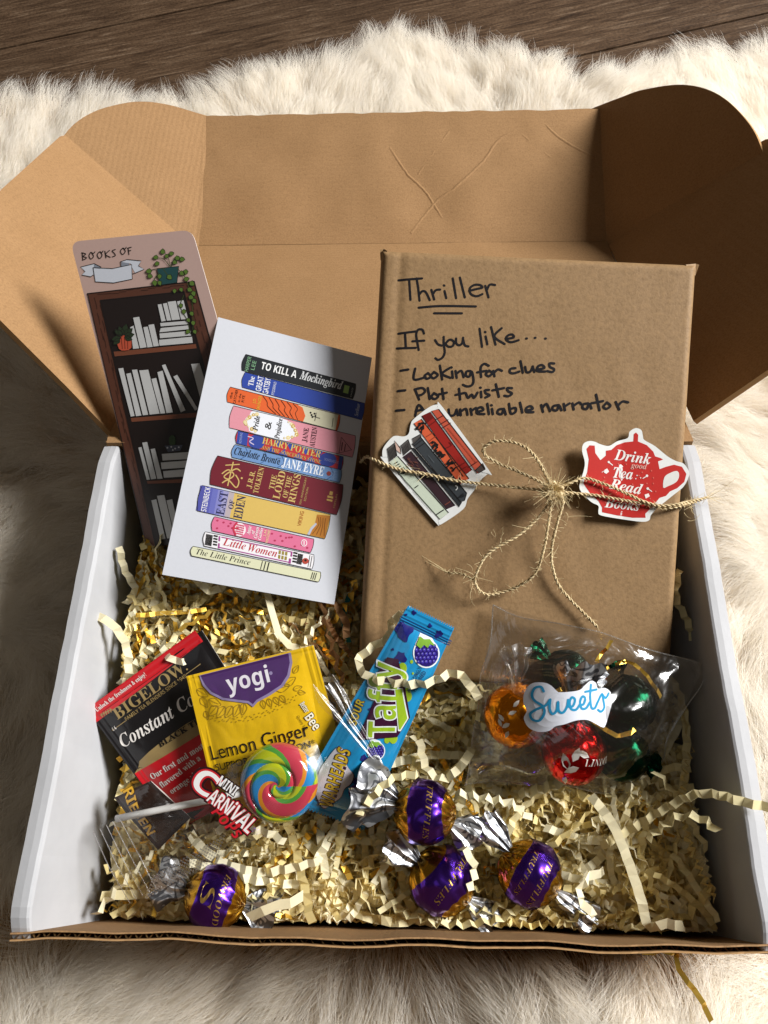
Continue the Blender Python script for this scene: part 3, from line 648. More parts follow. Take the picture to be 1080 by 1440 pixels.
def draw_pot(a):
    RED, WH = lin('#c22d28'), lin('#f3eeea')
    a.poly([(205, 212), (238, 214), (242, 260), (275, 305), (310, 275), (310, 245), (345, 240), (380, 210), (430, 192), (485, 186), (488, 140), (502, 130), (516, 145), (514, 186), (570, 210), (610, 250), (622, 280), (655, 290), (672, 300), (640, 312), (650, 360), (690, 345), (740, 332), (790, 345), (818, 390), (805, 440), (760, 480), (715, 500), (690, 528), (650, 540), (600, 600), (560, 640), (562, 665), (480, 665), (380, 650), (285, 630), (285, 600), (262, 560), (215, 520), (165, 450), (190, 380), (200, 300), (185, 235)], RED, 1)
    a.poly([(680, 410), (720, 382), (760, 372), (772, 400), (755, 440), (700, 468), (672, 475)], lin('#e6e6e1'), 2, sm=3)
    a.text('Drink', (362, 300), (590, 330), 66, WH, 3, 'bital', .004); a.text('good', (468, 350), (568, 362), 34, lin('#e8b0a4'), 4, 'bital')
    a.text('Tea', (355, 412), (478, 425), 66, WH, 3, 'bital', .004); a.text('Read', (330, 480), (535, 520), 64, WH, 3, 'bital', .004); a.text('Books', (300, 598), (520, 622), 62, WH, 3, 'bital', .004)
    a.poly([(300, 366), (318, 356), (330, 376), (312, 390), (298, 382)], WH, 3); a.stroke([(284, 380), (298, 372)], 3, WH, 3); a.stroke([(330, 318), (352, 335)], 6, WH, 3); a.disc((328, 316), 7, WH, 3)
    a.stroke([(545, 418), (572, 402)], 5, WH, 3); a.disc((570, 402), 8, WH, 3); a.stroke([(575, 482), (600, 500)], 5, WH, 3); a.disc((575, 482), 8, WH, 3); a.poly([(555, 520), (580, 512), (588, 530), (562, 545)], WH, 3)
    for x, y in ((390, 328), (440, 330), (598, 370), (610, 415), (570, 450), (480, 455), (300, 412), (540, 380), (520, 400), (610, 450), (625, 500), (545, 560), (590, 545), (310, 570)): a.disc((x, y), 5, lin('#d9685c'), 3, n=8)
    for x, y in ((500, 420), (508, 400), (530, 415)): a.disc((x, y), 4, WH, 3, n=8)
sticker('teapot_sticker', 'white bordered red teapot sticker with curly white lettering', [(500, 103), (535, 115), (545, 150), (555, 178), (620, 215), (700, 280), (755, 310), (800, 325), (832, 370), (832, 410), (800, 470), (740, 520), (690, 560), (630, 610), (595, 650), (585, 680), (540, 690), (420, 675), (280, 650), (262, 625), (262, 590), (215, 565), (150, 500), (142, 450), (165, 380), (175, 320), (158, 250), (165, 205), (200, 186), (240, 190), (275, 205), (330, 215), (385, 185), (450, 165), (462, 125)],
        (780, 580, 4.5), .30, lambda d: .004*max(0, -d[0]-10), draw_pot)

# ------------------------------------------------------------------ twine bow
M_TW = mat('jute_twine', lin('#bda374'), .85, 0, .2); _p = coords(M_TW); _n = noise(M_TW, _p, 900, 3); _r = ramp(M_TW, _n, 'Fac', [(.3, lin('#a98e62')[:3]), (.7, lin('#e4d4ae')[:3])]); base(M_TW, _r, 'Color')
bow = thing('twine_bow', 'frayed jute twine tied in a bow around the wrapped book', 'twine', blmap(772, 692))
def twine(px, name, r=.085, fuzz=10, ends=False):
    path = resample(spline([blmap(u, v, h) for u, v, h in px], 10), .045); n = len(path); b = MB()
    T = np.gradient(path, axis=0); T /= np.linalg.norm(T, axis=1)[:, None]
    A = np.cross(T, BN); A /= np.linalg.norm(A, axis=1)[:, None]; Bv = np.cross(T, A); ph = np.arange(n)*.045*2*math.pi/.46+np.array([2.2*nz(i*.018, r*50, 1) for i in range(n)])
    for k in range(2):
        c = path+r*.55*(np.cos(ph+k*math.pi)[:, None]*A+np.sin(ph+k*math.pi)[:, None]*Bv)
        b.tube(c, [r*.52*(1+.18*nz(i*.13, k*4, r)) for i in range(n)], 6)
    o = b.build(name, M_TW, bow, smooth=True)
    L = n*.045; m = int(L*fuzz*1.7); pol = []
    for i in range(m):
        j = rng.integers(0, n); d = T[j]*rng.choice([-1, 1])*rng.uniform(.2, 1)+A[j]*rng.normal(0, .8)+Bv[j]*rng.normal(0, .8); d = unit(d); ln = rng.uniform(.08, .30)*(2.4 if rng.random() < .10 else 1)
        q = unit(rng.normal(0, 1, 3)); t = np.linspace(0, 1, 6)[:, None]; pol.append(path[j]+d*t*ln+q*t**2*ln*rng.uniform(.1, .7))
    if ends:
        for i in range(7):
            d = unit(T[-1]+rng.normal(0, .3, 3)); q = unit(rng.normal(0, 1, 3)); ln = rng.uniform(.4, 1.3); t = np.linspace(0, 1, 6)[:, None]; pol.append(path[-1]+rng.normal(0, .03, 3)+d*t*ln+q*t**2*ln*.3)
    fz.extend(pol)
fz = []
twine([(503, 648, -1.6), (513, 641, -.75), (527, 647, .05), (560, 660, .22), (600, 667, .28), (640, 676, .34), (700, 683, .45), (745, 688, .8), (772, 691, 1.0)], 'wrapped_strand', .08)
o3 = lambda x, y, h: (640+x/5.143, 600+y/5.143, h)
twine([o3(700, 470, 1.1), o3(640, 390, 1.3), o3(560, 250, 1.45), o3(490, 175, 1.5), o3(400, 130, 1.45), o3(270, 118, 1.3), o3(190, 165, 1.15), o3(205, 215, 1.0), o3(320, 280, .9), o3(440, 330, .9), o3(560, 385, .95), o3(680, 460, 1.05)], 'bow_loop', .075, 12)
twine([o3(670, 520, 1.1), o3(640, 690, 1.3), o3(605, 880, 1.35), o3(555, 1045, 1.0), o3(450, 1140, .55), o3(330, 1190, .4), o3(220, 1203, .55), o3(150, 1150, .75), o3(135, 1070, .9), o3(200, 930, 1.1), o3(300, 850, 1.15), o3(430, 780, 1.1), o3(570, 660, 1.0), o3(660, 540, 1.0)], 'bow_loop', .07, 12)
twine([o3(135, 1100, .75), o3(90, 1075, .8), o3(40, 1052, .7), o3(-20, 1050, .5), o3(-70, 1045, .35)], 'frayed_end', .05, 24, True)
twine([o3(740, 510, 1.1), o3(745, 560, 1.1), o3(712, 690, .9), o3(684, 850, .6), o3(688, 980, .4), o3(735, 1130, .3), o3(830, 1250, .28), o3(930, 1350, .3), o3(1015, 1440, .35)], 'tail_end', .075, 10, False)
twine([(778, 688, 1.05), (800, 678, .95), (818, 673, .75), (845, 681, .62), (872, 692, .6), (900, 705, .58), (925, 711, .5), (950, 709, .35), (966, 706, .2), (985, 703, -.1), (1001, 700, -.35)], 'wrapped_strand', .075, 10, True)
twine([(780, 691, 1.0), (805, 694, .75), (830, 696, .58), (865, 702, .55), (900, 708, .5), (930, 714, .4), (952, 712, .3), (972, 708, .1), (992, 703, -.3)], 'wrapped_strand', .075, 10)
kp = [blmap(772, 691, 1.0)+(BX*math.cos(t)*(.36+.1*math.sin(2.3*t))+BY*math.sin(t)*(.36+.08*math.cos(3.1*t)))+BN*.3*math.sin(1.7*t) for t in np.linspace(0, 6*math.pi, 90)]
b = MB(); b.tube(kp, .085, 6); b.build('knot', M_TW, bow, smooth=True)
c = blmap(772, 691, 1.1)
for i in range(230):
    d = unit(rng.normal(0, 1, 3)+BN*.35); q = unit(rng.normal(0, 1, 3)); ln = rng.uniform(.25, .85); t = np.linspace(0, 1, 6)[:, None]; fz.append(c+d*.2+d*t*ln+q*t**2*ln*.6)
for (u, v, k) in ((664, 815, 7), (672, 836, 5), (782, 735, 6), (966, 716, 8), (700, 752, 6), (800, 704, 7), (540, 645, 4)):
    cc = blmap(u, v, .1)
    for i in range(k):
        d = unit(BX*rng.normal(0, 1)+BY*rng.normal(0, 1)+BN*rng.uniform(0, .3)); q = unit(BX*rng.normal(0, 1)+BY*rng.normal(0, 1)+BN*.2); ln = rng.uniform(.2, .75); t = np.linspace(0, 1, 6)[:, None]; fz.append(cc+BX*rng.normal(0, .25)+BY*rng.normal(0, .25)+d*t*ln+q*t**2*ln*.7)
M_FZ = mat('jute_fibre', lin('#dcc99c'), .7, 0, .3)
o = curves('loose_fibres', fz, np.tile(np.linspace(.011, .005, 6), (len(fz), 1)), M_FZ, bow); tag(o, kind='stuff')

# ================================================================== postcard
M_CARD = inkmat('card_print', .42, .5, 0, .02)
CPl = Plane(V3(-6.0, 20.9, 11.1), tiltn(20, 8))
def cardbody(mb, q, pl, th, col, edge, rnd=0):
    pts = [pl(u, v) for u, v in q]
    if rnd:
        out = []
        k = len(pts)
        for i in range(k):
            p, a, c = pts[i], pts[i-1], pts[(i+1) % k]; p0 = p+unit(a-p)*rnd; p1 = p+unit(c-p)*rnd
            for t in np.linspace(0, 1, 7): out.append((1-t)**2*p0+2*t*(1-t)*p+t*t*p1)
        pts = out
    k = len(pts); mb.add(pts, [tuple(range(k))[::-1]] if np.dot(np.cross(pts[1]-pts[0], pts[2]-pts[1]), pl.N) < 0 else [tuple(range(k))], 0, col)
    low = [p-pl.N*th for p in pts]; mb.add(low, [tuple(range(k))], 0, edge)
    mb.add(pts+low, [(i, (i+1) % k, k+(i+1) % k, k+i) for i in range(k)], 0, edge)
mb = MB(); cardbody(mb, [(307, 446), (523, 503), (470, 850), (228, 808)], CPl, .05, lin('#d3d6de'), lin('#e6e6e6'))
a = Art(CPl, .003).view(220, 440, 3.4839); K = lin('#22201f')
def spine(q, col, edge=True, bow=9):
    (x0, y0), (x1, y1), (x2, y2), (x3, y3) = q
    r = spline([(x1, y1), ((x1+x2)/2+bow*.5, (y1+y2)/2), (x2, y2)], 5); l = spline([(x3, y3), ((x3+x0)/2-bow*.5-4, (y3+y0)/2), (x0, y0)], 5)
    pts = [tuple(p) for p in r]+[tuple(p) for p in l]; a.poly(pts, lin(col), 1)
    if edge: a.stroke(pts, 2.2, K, 5, sm=0, closed=True)
def sub(q, s0, s1, col, l=2, t0=0, t1=1, wob=0):
    (x0, y0), (x1, y1), (x2, y2), (x3, y3) = [np.array(p, float) for p in q]; Q = [np.array(p, float) for p in q]
    f = lambda s, t: (Q[0]*(1-s)+Q[1]*s)*(1-t)+(Q[3]*(1-s)+Q[2]*s)*t
    a.poly([f(s0, t0), f(s1, t0), f(s1, t1), f(s0, t1)], lin(col), l); return f
def at(q):
    Q = [np.array(p, float) for p in q]; return lambda s, t: tuple((Q[0]*(1-s)+Q[1]*s)*(1-t)+(Q[3]*(1-s)+Q[2]*s)*t)
def vtext(q, body, s, t0, t1, cap, col, font='plain', l=4, off=0):   # reads up the spine
    f = at(q); a.text(body, f(s, t1), f(s, t0), cap, lin(col), l, font, off)
def htext(q, body, s0, s1, t, cap, col, font='plain', l=4, off=0, shear=0): f = at(q); a.text(body, f(s0, t), f(s1, t), cap, lin(col), l, font, off, shear)
q = [(438, 203), (977, 348), (962, 422), (418, 282)]; spine(q, '#22262b')
vtext(q, 'HARPER', .055, .08, .98, 17, '#7fae86', 'sans', off=.01); vtext(q, 'LEE', .105, .25, .8, 17, '#7fae86', 'sans', off=.01)
htext(q, 'TO KILL A', .155, .475, .62, 34, '#f2f4f4', 'sbold'); htext(q, 'Mockingbird', .505, .885, .60, 40, '#dfe2e4', 'bital', off=.008)
sub(q, .905, .95, '#9cc06a', 3, .25, .75); vtext(q, 'ooo', .985, .3, .9, 8, '#b8bcb8', 'sans')
q = [(435, 290), (1020, 443), (1005, 525), (420, 365)]; spine(q, '#2e479f')
vtext(q, 'The', .085, .15, .75, 26, '#eef0f6', 'serif'); vtext(q, 'GREAT', .155, .0, .95, 27, '#eef0f6', 'plain', off=.012); vtext(q, 'GATSBY', .215, -.0, 1.0, 27, '#eef0f6', 'plain', off=.012); vtext(q, 'FITZGERALD', .265, .12, .95, 13, '#dfe4f2', 'plain')
vtext(q, 'Scribner', .965, .1, .85, 18, '#cdd4ea', 'bital')
q = [(362, 363), (900, 500), (885, 578), (347, 437)]; spine(q, '#dd6330'); f = sub(q, .62, .985, '#d7d3b6', 2, .02, .98)
pts = [f(.60, .02), f(.66, .12), f(.68, .35), f(.70, .6), f(.69, .98), f(.58, .98)]; a.poly(pts, lin('#dd6330'), 3)
for k in range(6): a.stroke([f(.30+k*.055, .05), f(.345+k*.055, .35+.05*math.sin(k)), f(.36+k*.05, .62), f(.44+k*.04, .95)], 3.2, lin('#54210f'), 4)
vtext(q, 'the', .035, .3, .72, 13, '#3c1a0d', 'plain'); vtext(q, 'CATCHER', .075, .05, .98, 13, '#3c1a0d'); vtext(q, 'in the', .11, .25, .8, 11, '#3c1a0d'); vtext(q, 'RYE', .145, .3, .75, 13, '#3c1a0d')
vtext(q, 'J.D.', .245, .3, .65, 14, '#e4b93c'); vtext(q, 'SALINGER', .29, .08, .98, 15, '#e4b93c')
a.stroke([f(.79, .25), f(.79, .75)], 3, K, 4); a.stroke([f(.75, .5), f(.83, .52)], 3, K, 4)
for k in range(5): a.disc(f(.74+.012*k, .32+.12*(k % 3)), 5, K, 4, n=6)
a.stroke([f(.945, .3), f(.95, .85)], 3, lin('#4d5040'), 4)
q = [(378, 455), (975, 602), (960, 708), (357, 563)]; spine(q, '#dc93a0'); f = at(q)
pl = [f(.16, .03), f(.30, .0), f(.44, .06), f(.50, .22), f(.54, .5), f(.50, .8), f(.46, .97), f(.30, 1.0), f(.17, .96), f(.15, .78), f(.11, .5), f(.14, .22)]
a.poly(pl, lin('#e9ecf4'), 2, sm=3)
for k in range(34):
    t = k/34*2*math.pi; c = (.325+.205*math.cos(t)*(1+.05*math.sin(5*t)), .5+.47*math.sin(t)); 
    if abs(math.cos(t)) > .45: a.disc(f(*c), 8+3*math.sin(k*2.1), lin('#c8a85c' if k % 2 else '#e3d199'), 3, n=8); a.disc(f(*c), 3.5, lin('#f0e7c8'), 4, n=6)
vtext(q, 'Pride', .225, .17, .85, 26, '#26221f', 'bital'); vtext(q, '&', .325, .30, .65, 30, '#26221f', 'bital'); vtext(q, 'Prejudice', .405, .05, .97, 25, '#26221f', 'bital')
vtext(q, 'JANE', .625, .18, .82, 24, '#4c2730', 'serif'); vtext(q, 'AUSTEN', .69, .05, .95, 24, '#4c2730', 'serif')
tri = [f(.89, .22), f(.985, .68), f(.89, .95)]; a.stroke(tri, 4, lin('#4c2730'), 4, sm=0, closed=True); a.stroke([f(.905, .45), f(.905, .8)], 4, lin('#4c2730'), 4); a.stroke([f(.93, .5), f(.93, .8)], 4, lin('#4c2730'), 4)
q = [(400, 577), (915, 705), (905, 770), (392, 640)]; spine(q, '#bb3138'); f = at(q)
sub(q, .0, .10, '#34489c', 2); a.disc(f(.185, .5), 40, lin('#34489c'), 2, ry=36, n=20); a.disc(f(.86, .5), 44, lin('#2f4190'), 2, ry=34, n=20)
for s_ in (.34, .46, .60, .72): a.poly([f(s_, 0), f(s_+.09, 0), f(s_+.05, .55)], lin('#34489c'), 2); a.poly([f(s_-.06, 1), f(s_+.03, 1), f(s_-.01, .5)], lin('#34489c'), 2)
sub(q, .965, 1.0, '#2f4190', 2)
htext(q, 'HARRY POTTER', .235, .79, .50, 33, '#d4b766', 'serif'); htext(q, 'AND THE SORCERER\u2019S STONE', .235, .80, .92, 17, '#c9a55b', 'serif')
htext(q, 'SCHOLASTIC', .83, .965, .60, 11, '#8f9ad0', 'sans'); vtext(q, 'ROWLING', .045, .1, .9, 12, '#9fb0e0', 'plain'); a.stroke([f(.10, .25), f(.15, .3), f(.12, .6), f(.16, .75)], 5, lin('#cfc3dd'), 3)
q = [(385, 645), (907, 770), (897, 832), (370, 708)]; spine(q, '#6f93c4'); f = at(q)
for s_ in (.1, .28, .44, .62, .8, .9): a.stroke([f(s_, .02), f(s_+.03, .5), f(s_-.02, .98)], 3.5, lin('#3c5f93'), 2)
htext(q, 'Charlotte Bront\u00eb', .01, .435, .72, 36, '#1d2330', 'bital'); htext(q, 'JANE EYRE', .455, .84, .80, 44, '#e6edf6', 'serif', off=.005)
a.disc(f(.89, .5), 11, lin('#8e3a35'), 3); vtext(q, 'HHH', .965, .2, .85, 28, '#8ea8cf', 'plain')
q = [(300, 700), (915, 842), (883, 990), (262, 840)]; spine(q, '#6e1f2c', bow=16); f = at(q); G = lin('#cdb06c')
a.stroke([f(.13, .1), f(.135, .9)], 6, G, 4); a.stroke([f(.07, .55), f(.11, .38), f(.16, .5), f(.13, .68), f(.09, .62), f(.16, .3), f(.20, .33)], 6, G, 4); a.stroke([f(.08, .25), f(.18, .12)], 5, G, 4); a.stroke([f(.09, .85), f(.13, .72), f(.2, .9), f(.21, .68), f(.175, .5)], 6, G, 4); a.disc(f(.225, .55), 5, G, 4)
vtext(q, 'J.R.R.', .315, .22, .82, 25, '#cdb06c', 'serif'); vtext(q, 'TOLKIEN', .375, .05, .93, 26, '#cdb06c', 'serif')
vtext(q, 'THE', .485, .20, .68, 25, '#cdb06c', 'serif'); vtext(q, 'LORD', .545, .02, .95, 34, '#cdb06c', 'serif'); vtext(q, 'OF THE', .60, .12, .85, 24, '#cdb06c', 'serif'); vtext(q, 'RINGS', .665, .0, .95, 34, '#cdb06c', 'serif')
vtext(q, '50th ANNIVERSARY', .715, .05, .95, 10, '#b3985c', 'plain'); vtext(q, 'EDITION', .745, .35, .8, 10, '#b3985c', 'plain')
sub(q, .90, .945, '#b3904e', 3, .45, .52); sub(q, .91, .935, '#b3904e', 3, .3, .42); sub(q, .90, .945, '#b3904e', 3, .56, .62); vtext(q, 'MIFFLIN', .975, .35, .8, 9, '#9a7a48', 'plain')
q = [(225, 845), (853, 988), (825, 1107), (202, 970)]; spine(q, '#d7b763', bow=10); f = at(q)
for k, c in enumerate(('#4f53a2', '#5a5eae', '#6a6fba', '#8385c4', '#9d9bc6', '#b8abb0')): sub(q, k*.042+(.0 if k else -.012), (k+1)*.042, c, 2, .01, .99)
vtext(q, 'STEINBECK', .065, .02, .97, 24, '#f0f0f4', 'sans', off=.012); vtext(q, 'EAST', .205, .05, .95, 40, '#2a2a52', 'serif'); vtext(q, 'OF', .265, .3, .65, 24, '#2a2a52', 'serif'); vtext(q, 'EDEN', .345, .05, .95, 42, '#2a2a52', 'serif')
vtext(q, 'VIKING', .80, .12, .72, 18, '#b06a30', 'plain', off=.01)
a.poly([f(.90, .12), f(1, .05), f(1, .98), f(.86, .98), f(.875, .7), f(.90, .55)], lin('#b5752b'), 2); a.poly([f(.86, .98), f(.875, .68), f(.905, .45), f(.915, .5), f(.89, .75), f(.88, .98)], lin('#b9bccb'), 3)
for k in range(4): a.stroke([f(.91+.02*k, .2), f(.93+.015*k, .5), f(.90+.03*k, .9)], 3, lin('#6d3d14'), 3)
q = [(285, 998), (772, 1108), (755, 1175), (273, 1068)]; spine(q, '#dd7498'); f = at(q)
rs = random.Random(4)
for s_ in (.04, .1, .16, .62, .67, .73, .79, .84, .95, .58, .9, .04, .16, .70, .76): a.disc(f(s_+rs.uniform(-.01, .01), rs.uniform(.15, .85)), 6, lin('#b63a5e'), 3, ry=5, n=8)
a.disc(f(.265, .5), 31, lin('#f2e6ea'), 3, ry=33, n=18)
for i in range(5):
    for j in range(5): a.disc(f(.235+.016*i, .2+.15*j), 4.5, lin('#d05274'), 4, n=6)
a.stroke([f(.19, .5), f(.25, .45)], 8, lin('#c0304a'), 4); a.stroke([f(.225, .1), f(.205, .5), f(.235, .9)], 9, lin('#c8344f'), 4)
vtext(q, 'Anne', .375, .1, .72, 19, '#fbf2f4', 'bital'); vtext(q, 'of', .41, .3, .6, 14, '#fbf2f4', 'bital'); vtext(q, 'Green', .45, .05, .85, 18, '#fbf2f4', 'bital'); vtext(q, 'Gables', .49, .02, .9, 16, '#fbf2f4', 'bital'); vtext(q, 'L.M.', .53, .1, .55, 11, '#f4e3a8'); vtext(q, 'MONTGOMERY', .565, .03, 1.0, 12, '#f4e3a8')
a.disc(f(.915, .42), 15, lin('#f2e6ea'), 3, ry=18, n=16); a.disc(f(.915, .42), 11, lin('#dd7498'), 4, ry=14, n=16); a.stroke([f(.91, .3), f(.918, .55)], 5, lin('#f2e6ea'), 5)
q = [(240, 1072), (772, 1185), (763, 1255), (235, 1142)]; spine(q, '#f0eef2'); f = at(q)
for k in range(9): a.stroke([f(.012+.007*k, .15+.0*k), f(.006+.007*k, .9)], 3, K, 3)
for k in range(4):
    for j in range(3): a.disc(f(.085+.012*j, .15+.2*k), 5, K, 3, n=6)
sub(q, .15, .80, '#a4488f', 3, .10, .17); sub(q, .14, .78, '#a4488f', 3, .84, .91); sub(q, .125, .14, '#a4488f', 3, .1, .45); sub(q, .125, .14, '#a4488f', 3, .6, .95); sub(q, .79, .805, '#a4488f', 3, .1, .45); sub(q, .78, .80, '#a4488f', 3, .6, .95)
htext(q, 'Little', .165, .375, .66, 36, '#c0303c', 'bital', off=-.006); htext(q, 'Women', .40, .665, .70, 36, '#c0303c', 'bital', off=-.006)
for k in range(3):
    for j in range(2): sub(q, .68+.03*k, .70+.03*k, '#9c8a3a', 3, .2+.32*j, .45+.32*j)
for k in range(4):
    for j in range(3): a.disc(f(.82+.012*j, .15+.2*k), 5, K, 3, n=6)
for k in range(6): a.stroke([f(.86+.008*k, .15), f(.855+.008*k, .85)], 3, K, 3)
a.disc(f(.93, .55), 16, lin('#b5483a'), 3, ry=15); a.disc(f(.93, .5), 6, K, 4); a.stroke([f(.965, .1), f(.96, .9)], 2.5, K, 3); a.stroke([f(.985, .1), f(.98, .9)], 2.5, K, 3)
q = [(180, 1143), (805, 1270), (795, 1318), (173, 1190)]; spine(q, '#dcddbb'); f = at(q)
htext(q, 'The Little Prince', .03, .455, .74, 28, '#1d1d1b', 'bital', off=-.012)
for s_ in (.545, .57, .595): a.stroke([f(s_, .12), f(s_-.004, .9)], 4 if s_ != .57 else 5, K, 3)
a.stroke([f(.60, .0), f(.595, 1)], 2, K, 3)
for s_ in (.94, .955, .97): a.stroke([f(s_, .2), f(s_-.004, .85)], 4, K, 3)
a.into(mb); o = mb.build('postcard', [M_CARD], None, ink=True); tag(o, 'white postcard printed with a stack of colourful classic novels', 'postcard')

# ================================================================== bookmark
MPl = Plane(V3(-11.0, 22.75, 10.5), tiltn(34, -6))
mb = MB(); cardbody(mb, [(99, 340), (270, 323), (392, 756), (209, 768)], MPl, .05, lin('#c9aaa0'), lin('#efe6e0'), .55)
a = Art(MPl, .003).view(80, 310, 3.13); K = lin('#1b1413')
HWB = [[(112, 145), (115, 175)], [(110, 142), (128, 148), (116, 158), (132, 165), (114, 175)], [(150, 140), (142, 155), (150, 170), (162, 158), (152, 140), (160, 146), (168, 138)], [(188, 138), (178, 152), (188, 168), (200, 153), (190, 137), (198, 142), (204, 134)],
       [(212, 135), (217, 165)], [(232, 132), (215, 150), (236, 162)], [(258, 128), (244, 134), (254, 145), (258, 155), (245, 160)], [(290, 122), (280, 136), (290, 150), (302, 136), (292, 121), (300, 126), (306, 118)], [(314, 122), (318, 150)], [(312, 122), (328, 118)], [(315, 134), (326, 132)]]
for s_ in HWB: a.stroke(s_, 4, K, 4, sm=4)
Wb = lin('#d6dbe6')
a.poly([(160, 215), (190, 212), (165, 190), (105, 205), (125, 225), (110, 240), (150, 248), (162, 240)], Wb, 2); a.poly([(330, 205), (345, 232), (385, 215), (360, 200), (372, 178), (310, 172), (280, 182), (325, 190)], Wb, 2)
a.poly([(160, 208), (245, 212), (330, 194), (333, 258), (250, 275), (170, 270)], Wb, 3)
a.poly([(165, 192), (195, 205), (190, 213), (163, 210)], lin('#8a919e'), 3); a.poly([(285, 182), (320, 190), (318, 197), (282, 205)], lin('#8a919e'), 3)
for s_ in ([(160, 208), (245, 212), (330, 194), (333, 258), (250, 275), (170, 270), (160, 208)], [(160, 240), (150, 248), (110, 240), (125, 225), (105, 205), (165, 190), (195, 205)], [(333, 236), (345, 232), (385, 215), (360, 200), (372, 178), (310, 172), (280, 182), (283, 202)]): a.stroke(s_, 3, K, 5, sm=0)
# bookcase
qf = [(135, 322), (600, 270), (1010, 1500), (400, 1480)]
def cq(y, s):                               # left and right edges of the case at crop row y
    xl = 135+(y-322)*(270/1150.0); xr = 597+(y-270)*(.262); return xl+(xr-xl)*s
a.poly([(135, 322), (605, 268), (917, 1400), (395, 1436)], lin('#5b3526'), 1)
a.poly([(192, 352), (560, 312), (855, 1404), (435, 1433)], lin('#1d1210'), 2)
for q_ in ([(250, 576), (612, 542), (616, 564), (255, 600)], [(325, 868), (640, 842), (690, 862), (330, 888)], [(395, 1146), (700, 1128), (760, 1150), (400, 1160)]): a.poly(q_, lin('#7a4630'), 3); a.stroke(q_, 3, K, 4, sm=0, closed=True)
for s_ in ([(135, 322), (605, 268)], [(192, 352), (560, 312)], [(135, 322), (395, 1436)], [(192, 352), (435, 1433)], [(560, 312), (640, 610), (690, 790)], [(605, 268), (740, 760)]): a.stroke(s_, 4, K, 5, sm=0)
rs = random.Random(8)
for k in range(30):
    y = 340+k*34; x = 150+(y-322)*.235+rs.uniform(5, 30); a.stroke([(x, y), (x+8, y+26), (x+12, y+50)], 2, lin('#371d14'), 3)
for k in range(12): x = 180+k*32; y = 330-(x-135)*.115+rs.uniform(-6, 6); a.stroke([(x, y), (x+30, y-2)], 2, lin('#371d14'), 3)
for k in range(22):
    y = 320+k*24; x = 572+(y-310)*.27+rs.uniform(0, 26); a.stroke([(x, y), (x+8, y+26)], 2, lin('#371d14'), 3)
Bk = lin('#cfd0d0')
def bk(q_): a.poly(q_, Bk, 3); a.stroke(q_, 3, K, 4, sm=0, closed=True)
for q_ in ([(322, 470), (340, 462), (365, 563), (335, 566)], [(335, 428), (365, 423), (398, 558), (366, 563)], [(380, 470), (402, 466), (425, 556), (398, 560)], [(402, 460), (430, 455), (452, 552), (425, 556)],
           [(443, 370), (463, 367), (482, 442), (460, 446)], [(466, 366), (487, 362), (506, 440), (484, 442)], [(487, 358), (526, 353), (545, 436), (506, 440)], [(528, 356), (560, 350), (580, 434), (546, 437)],
           [(455, 450), (575, 440), (580, 458), (458, 468)], [(458, 472), (580, 460), (582, 480), (452, 494)], [(452, 496), (590, 484), (592, 508), (455, 520)], [(450, 524), (596, 510), (600, 540), (452, 553)],
           [(270, 652), (295, 648), (345, 860), (325, 864)], [(305, 675), (328, 670), (375, 858), (348, 862)], [(330, 658), (356, 655), (405, 855), (378, 858)], [(362, 660), (405, 656), (455, 850), (408, 855)], [(415, 698), (440, 692), (480, 848), (456, 851)], [(442, 668), (468, 660), (513, 845), (482, 848)],
           [(462, 638), (480, 632), (568, 835), (545, 845)], [(512, 688), (532, 678), (622, 828), (608, 838)], [(590, 632), (630, 628), (680, 790), (635, 800)],
           [(358, 1000), (375, 996), (412, 1140), (395, 1142)], [(375, 978), (400, 974), (440, 1136), (414, 1140)], [(412, 1006), (434, 1002), (468, 1136), (442, 1138)], [(462, 1026), (600, 1016), (605, 1050), (466, 1058)], [(458, 1064), (610, 1052), (615, 1086), (462, 1096)], [(468, 1102), (620, 1088), (625, 1124), (472, 1134)],
           [(415, 1232), (440, 1226), (480, 1400), (455, 1405)], [(440, 1212), (475, 1207), (520, 1395), (485, 1400)], [(482, 1232), (510, 1226), (545, 1390), (520, 1395)]): bk(q_)
# plants
def leaf(x, y, L, ang_, col, w=.42):
    c_, s2 = math.cos(ang_), math.sin(ang_); P_ = [(0, 0), (.3, -w), (.7, -w*.75), (1, 0), (.7, w*.75), (.3, w)]; pts = [(x+L*(px*c_-py*s2), y+L*(px*s2+py*c_)) for px, py in P_]
    a.poly(pts, lin(col), 6); a.stroke(pts, 2, K, 7, sm=0, closed=True)
pot = [(442, 212), (538, 202), (530, 274), (455, 285)]; a.poly(pot, lin('#1f4a4c'), 5); a.stroke(pot, 3, K, 6, sm=0, closed=True)
for s_ in ([(500, 205), (490, 160), (468, 140)], [(500, 205), (470, 170), (440, 165)], [(505, 205), (520, 170), (560, 168)], [(480, 210), (430, 215), (395, 228)], [(530, 210), (570, 260), (590, 330), (600, 400), (600, 500)], [(560, 330), (545, 380), (575, 440), (590, 500)], [(450, 230), (430, 260)], [(470, 215), (495, 250)]): a.stroke(s_, 3, lin('#3b4a22'), 5)
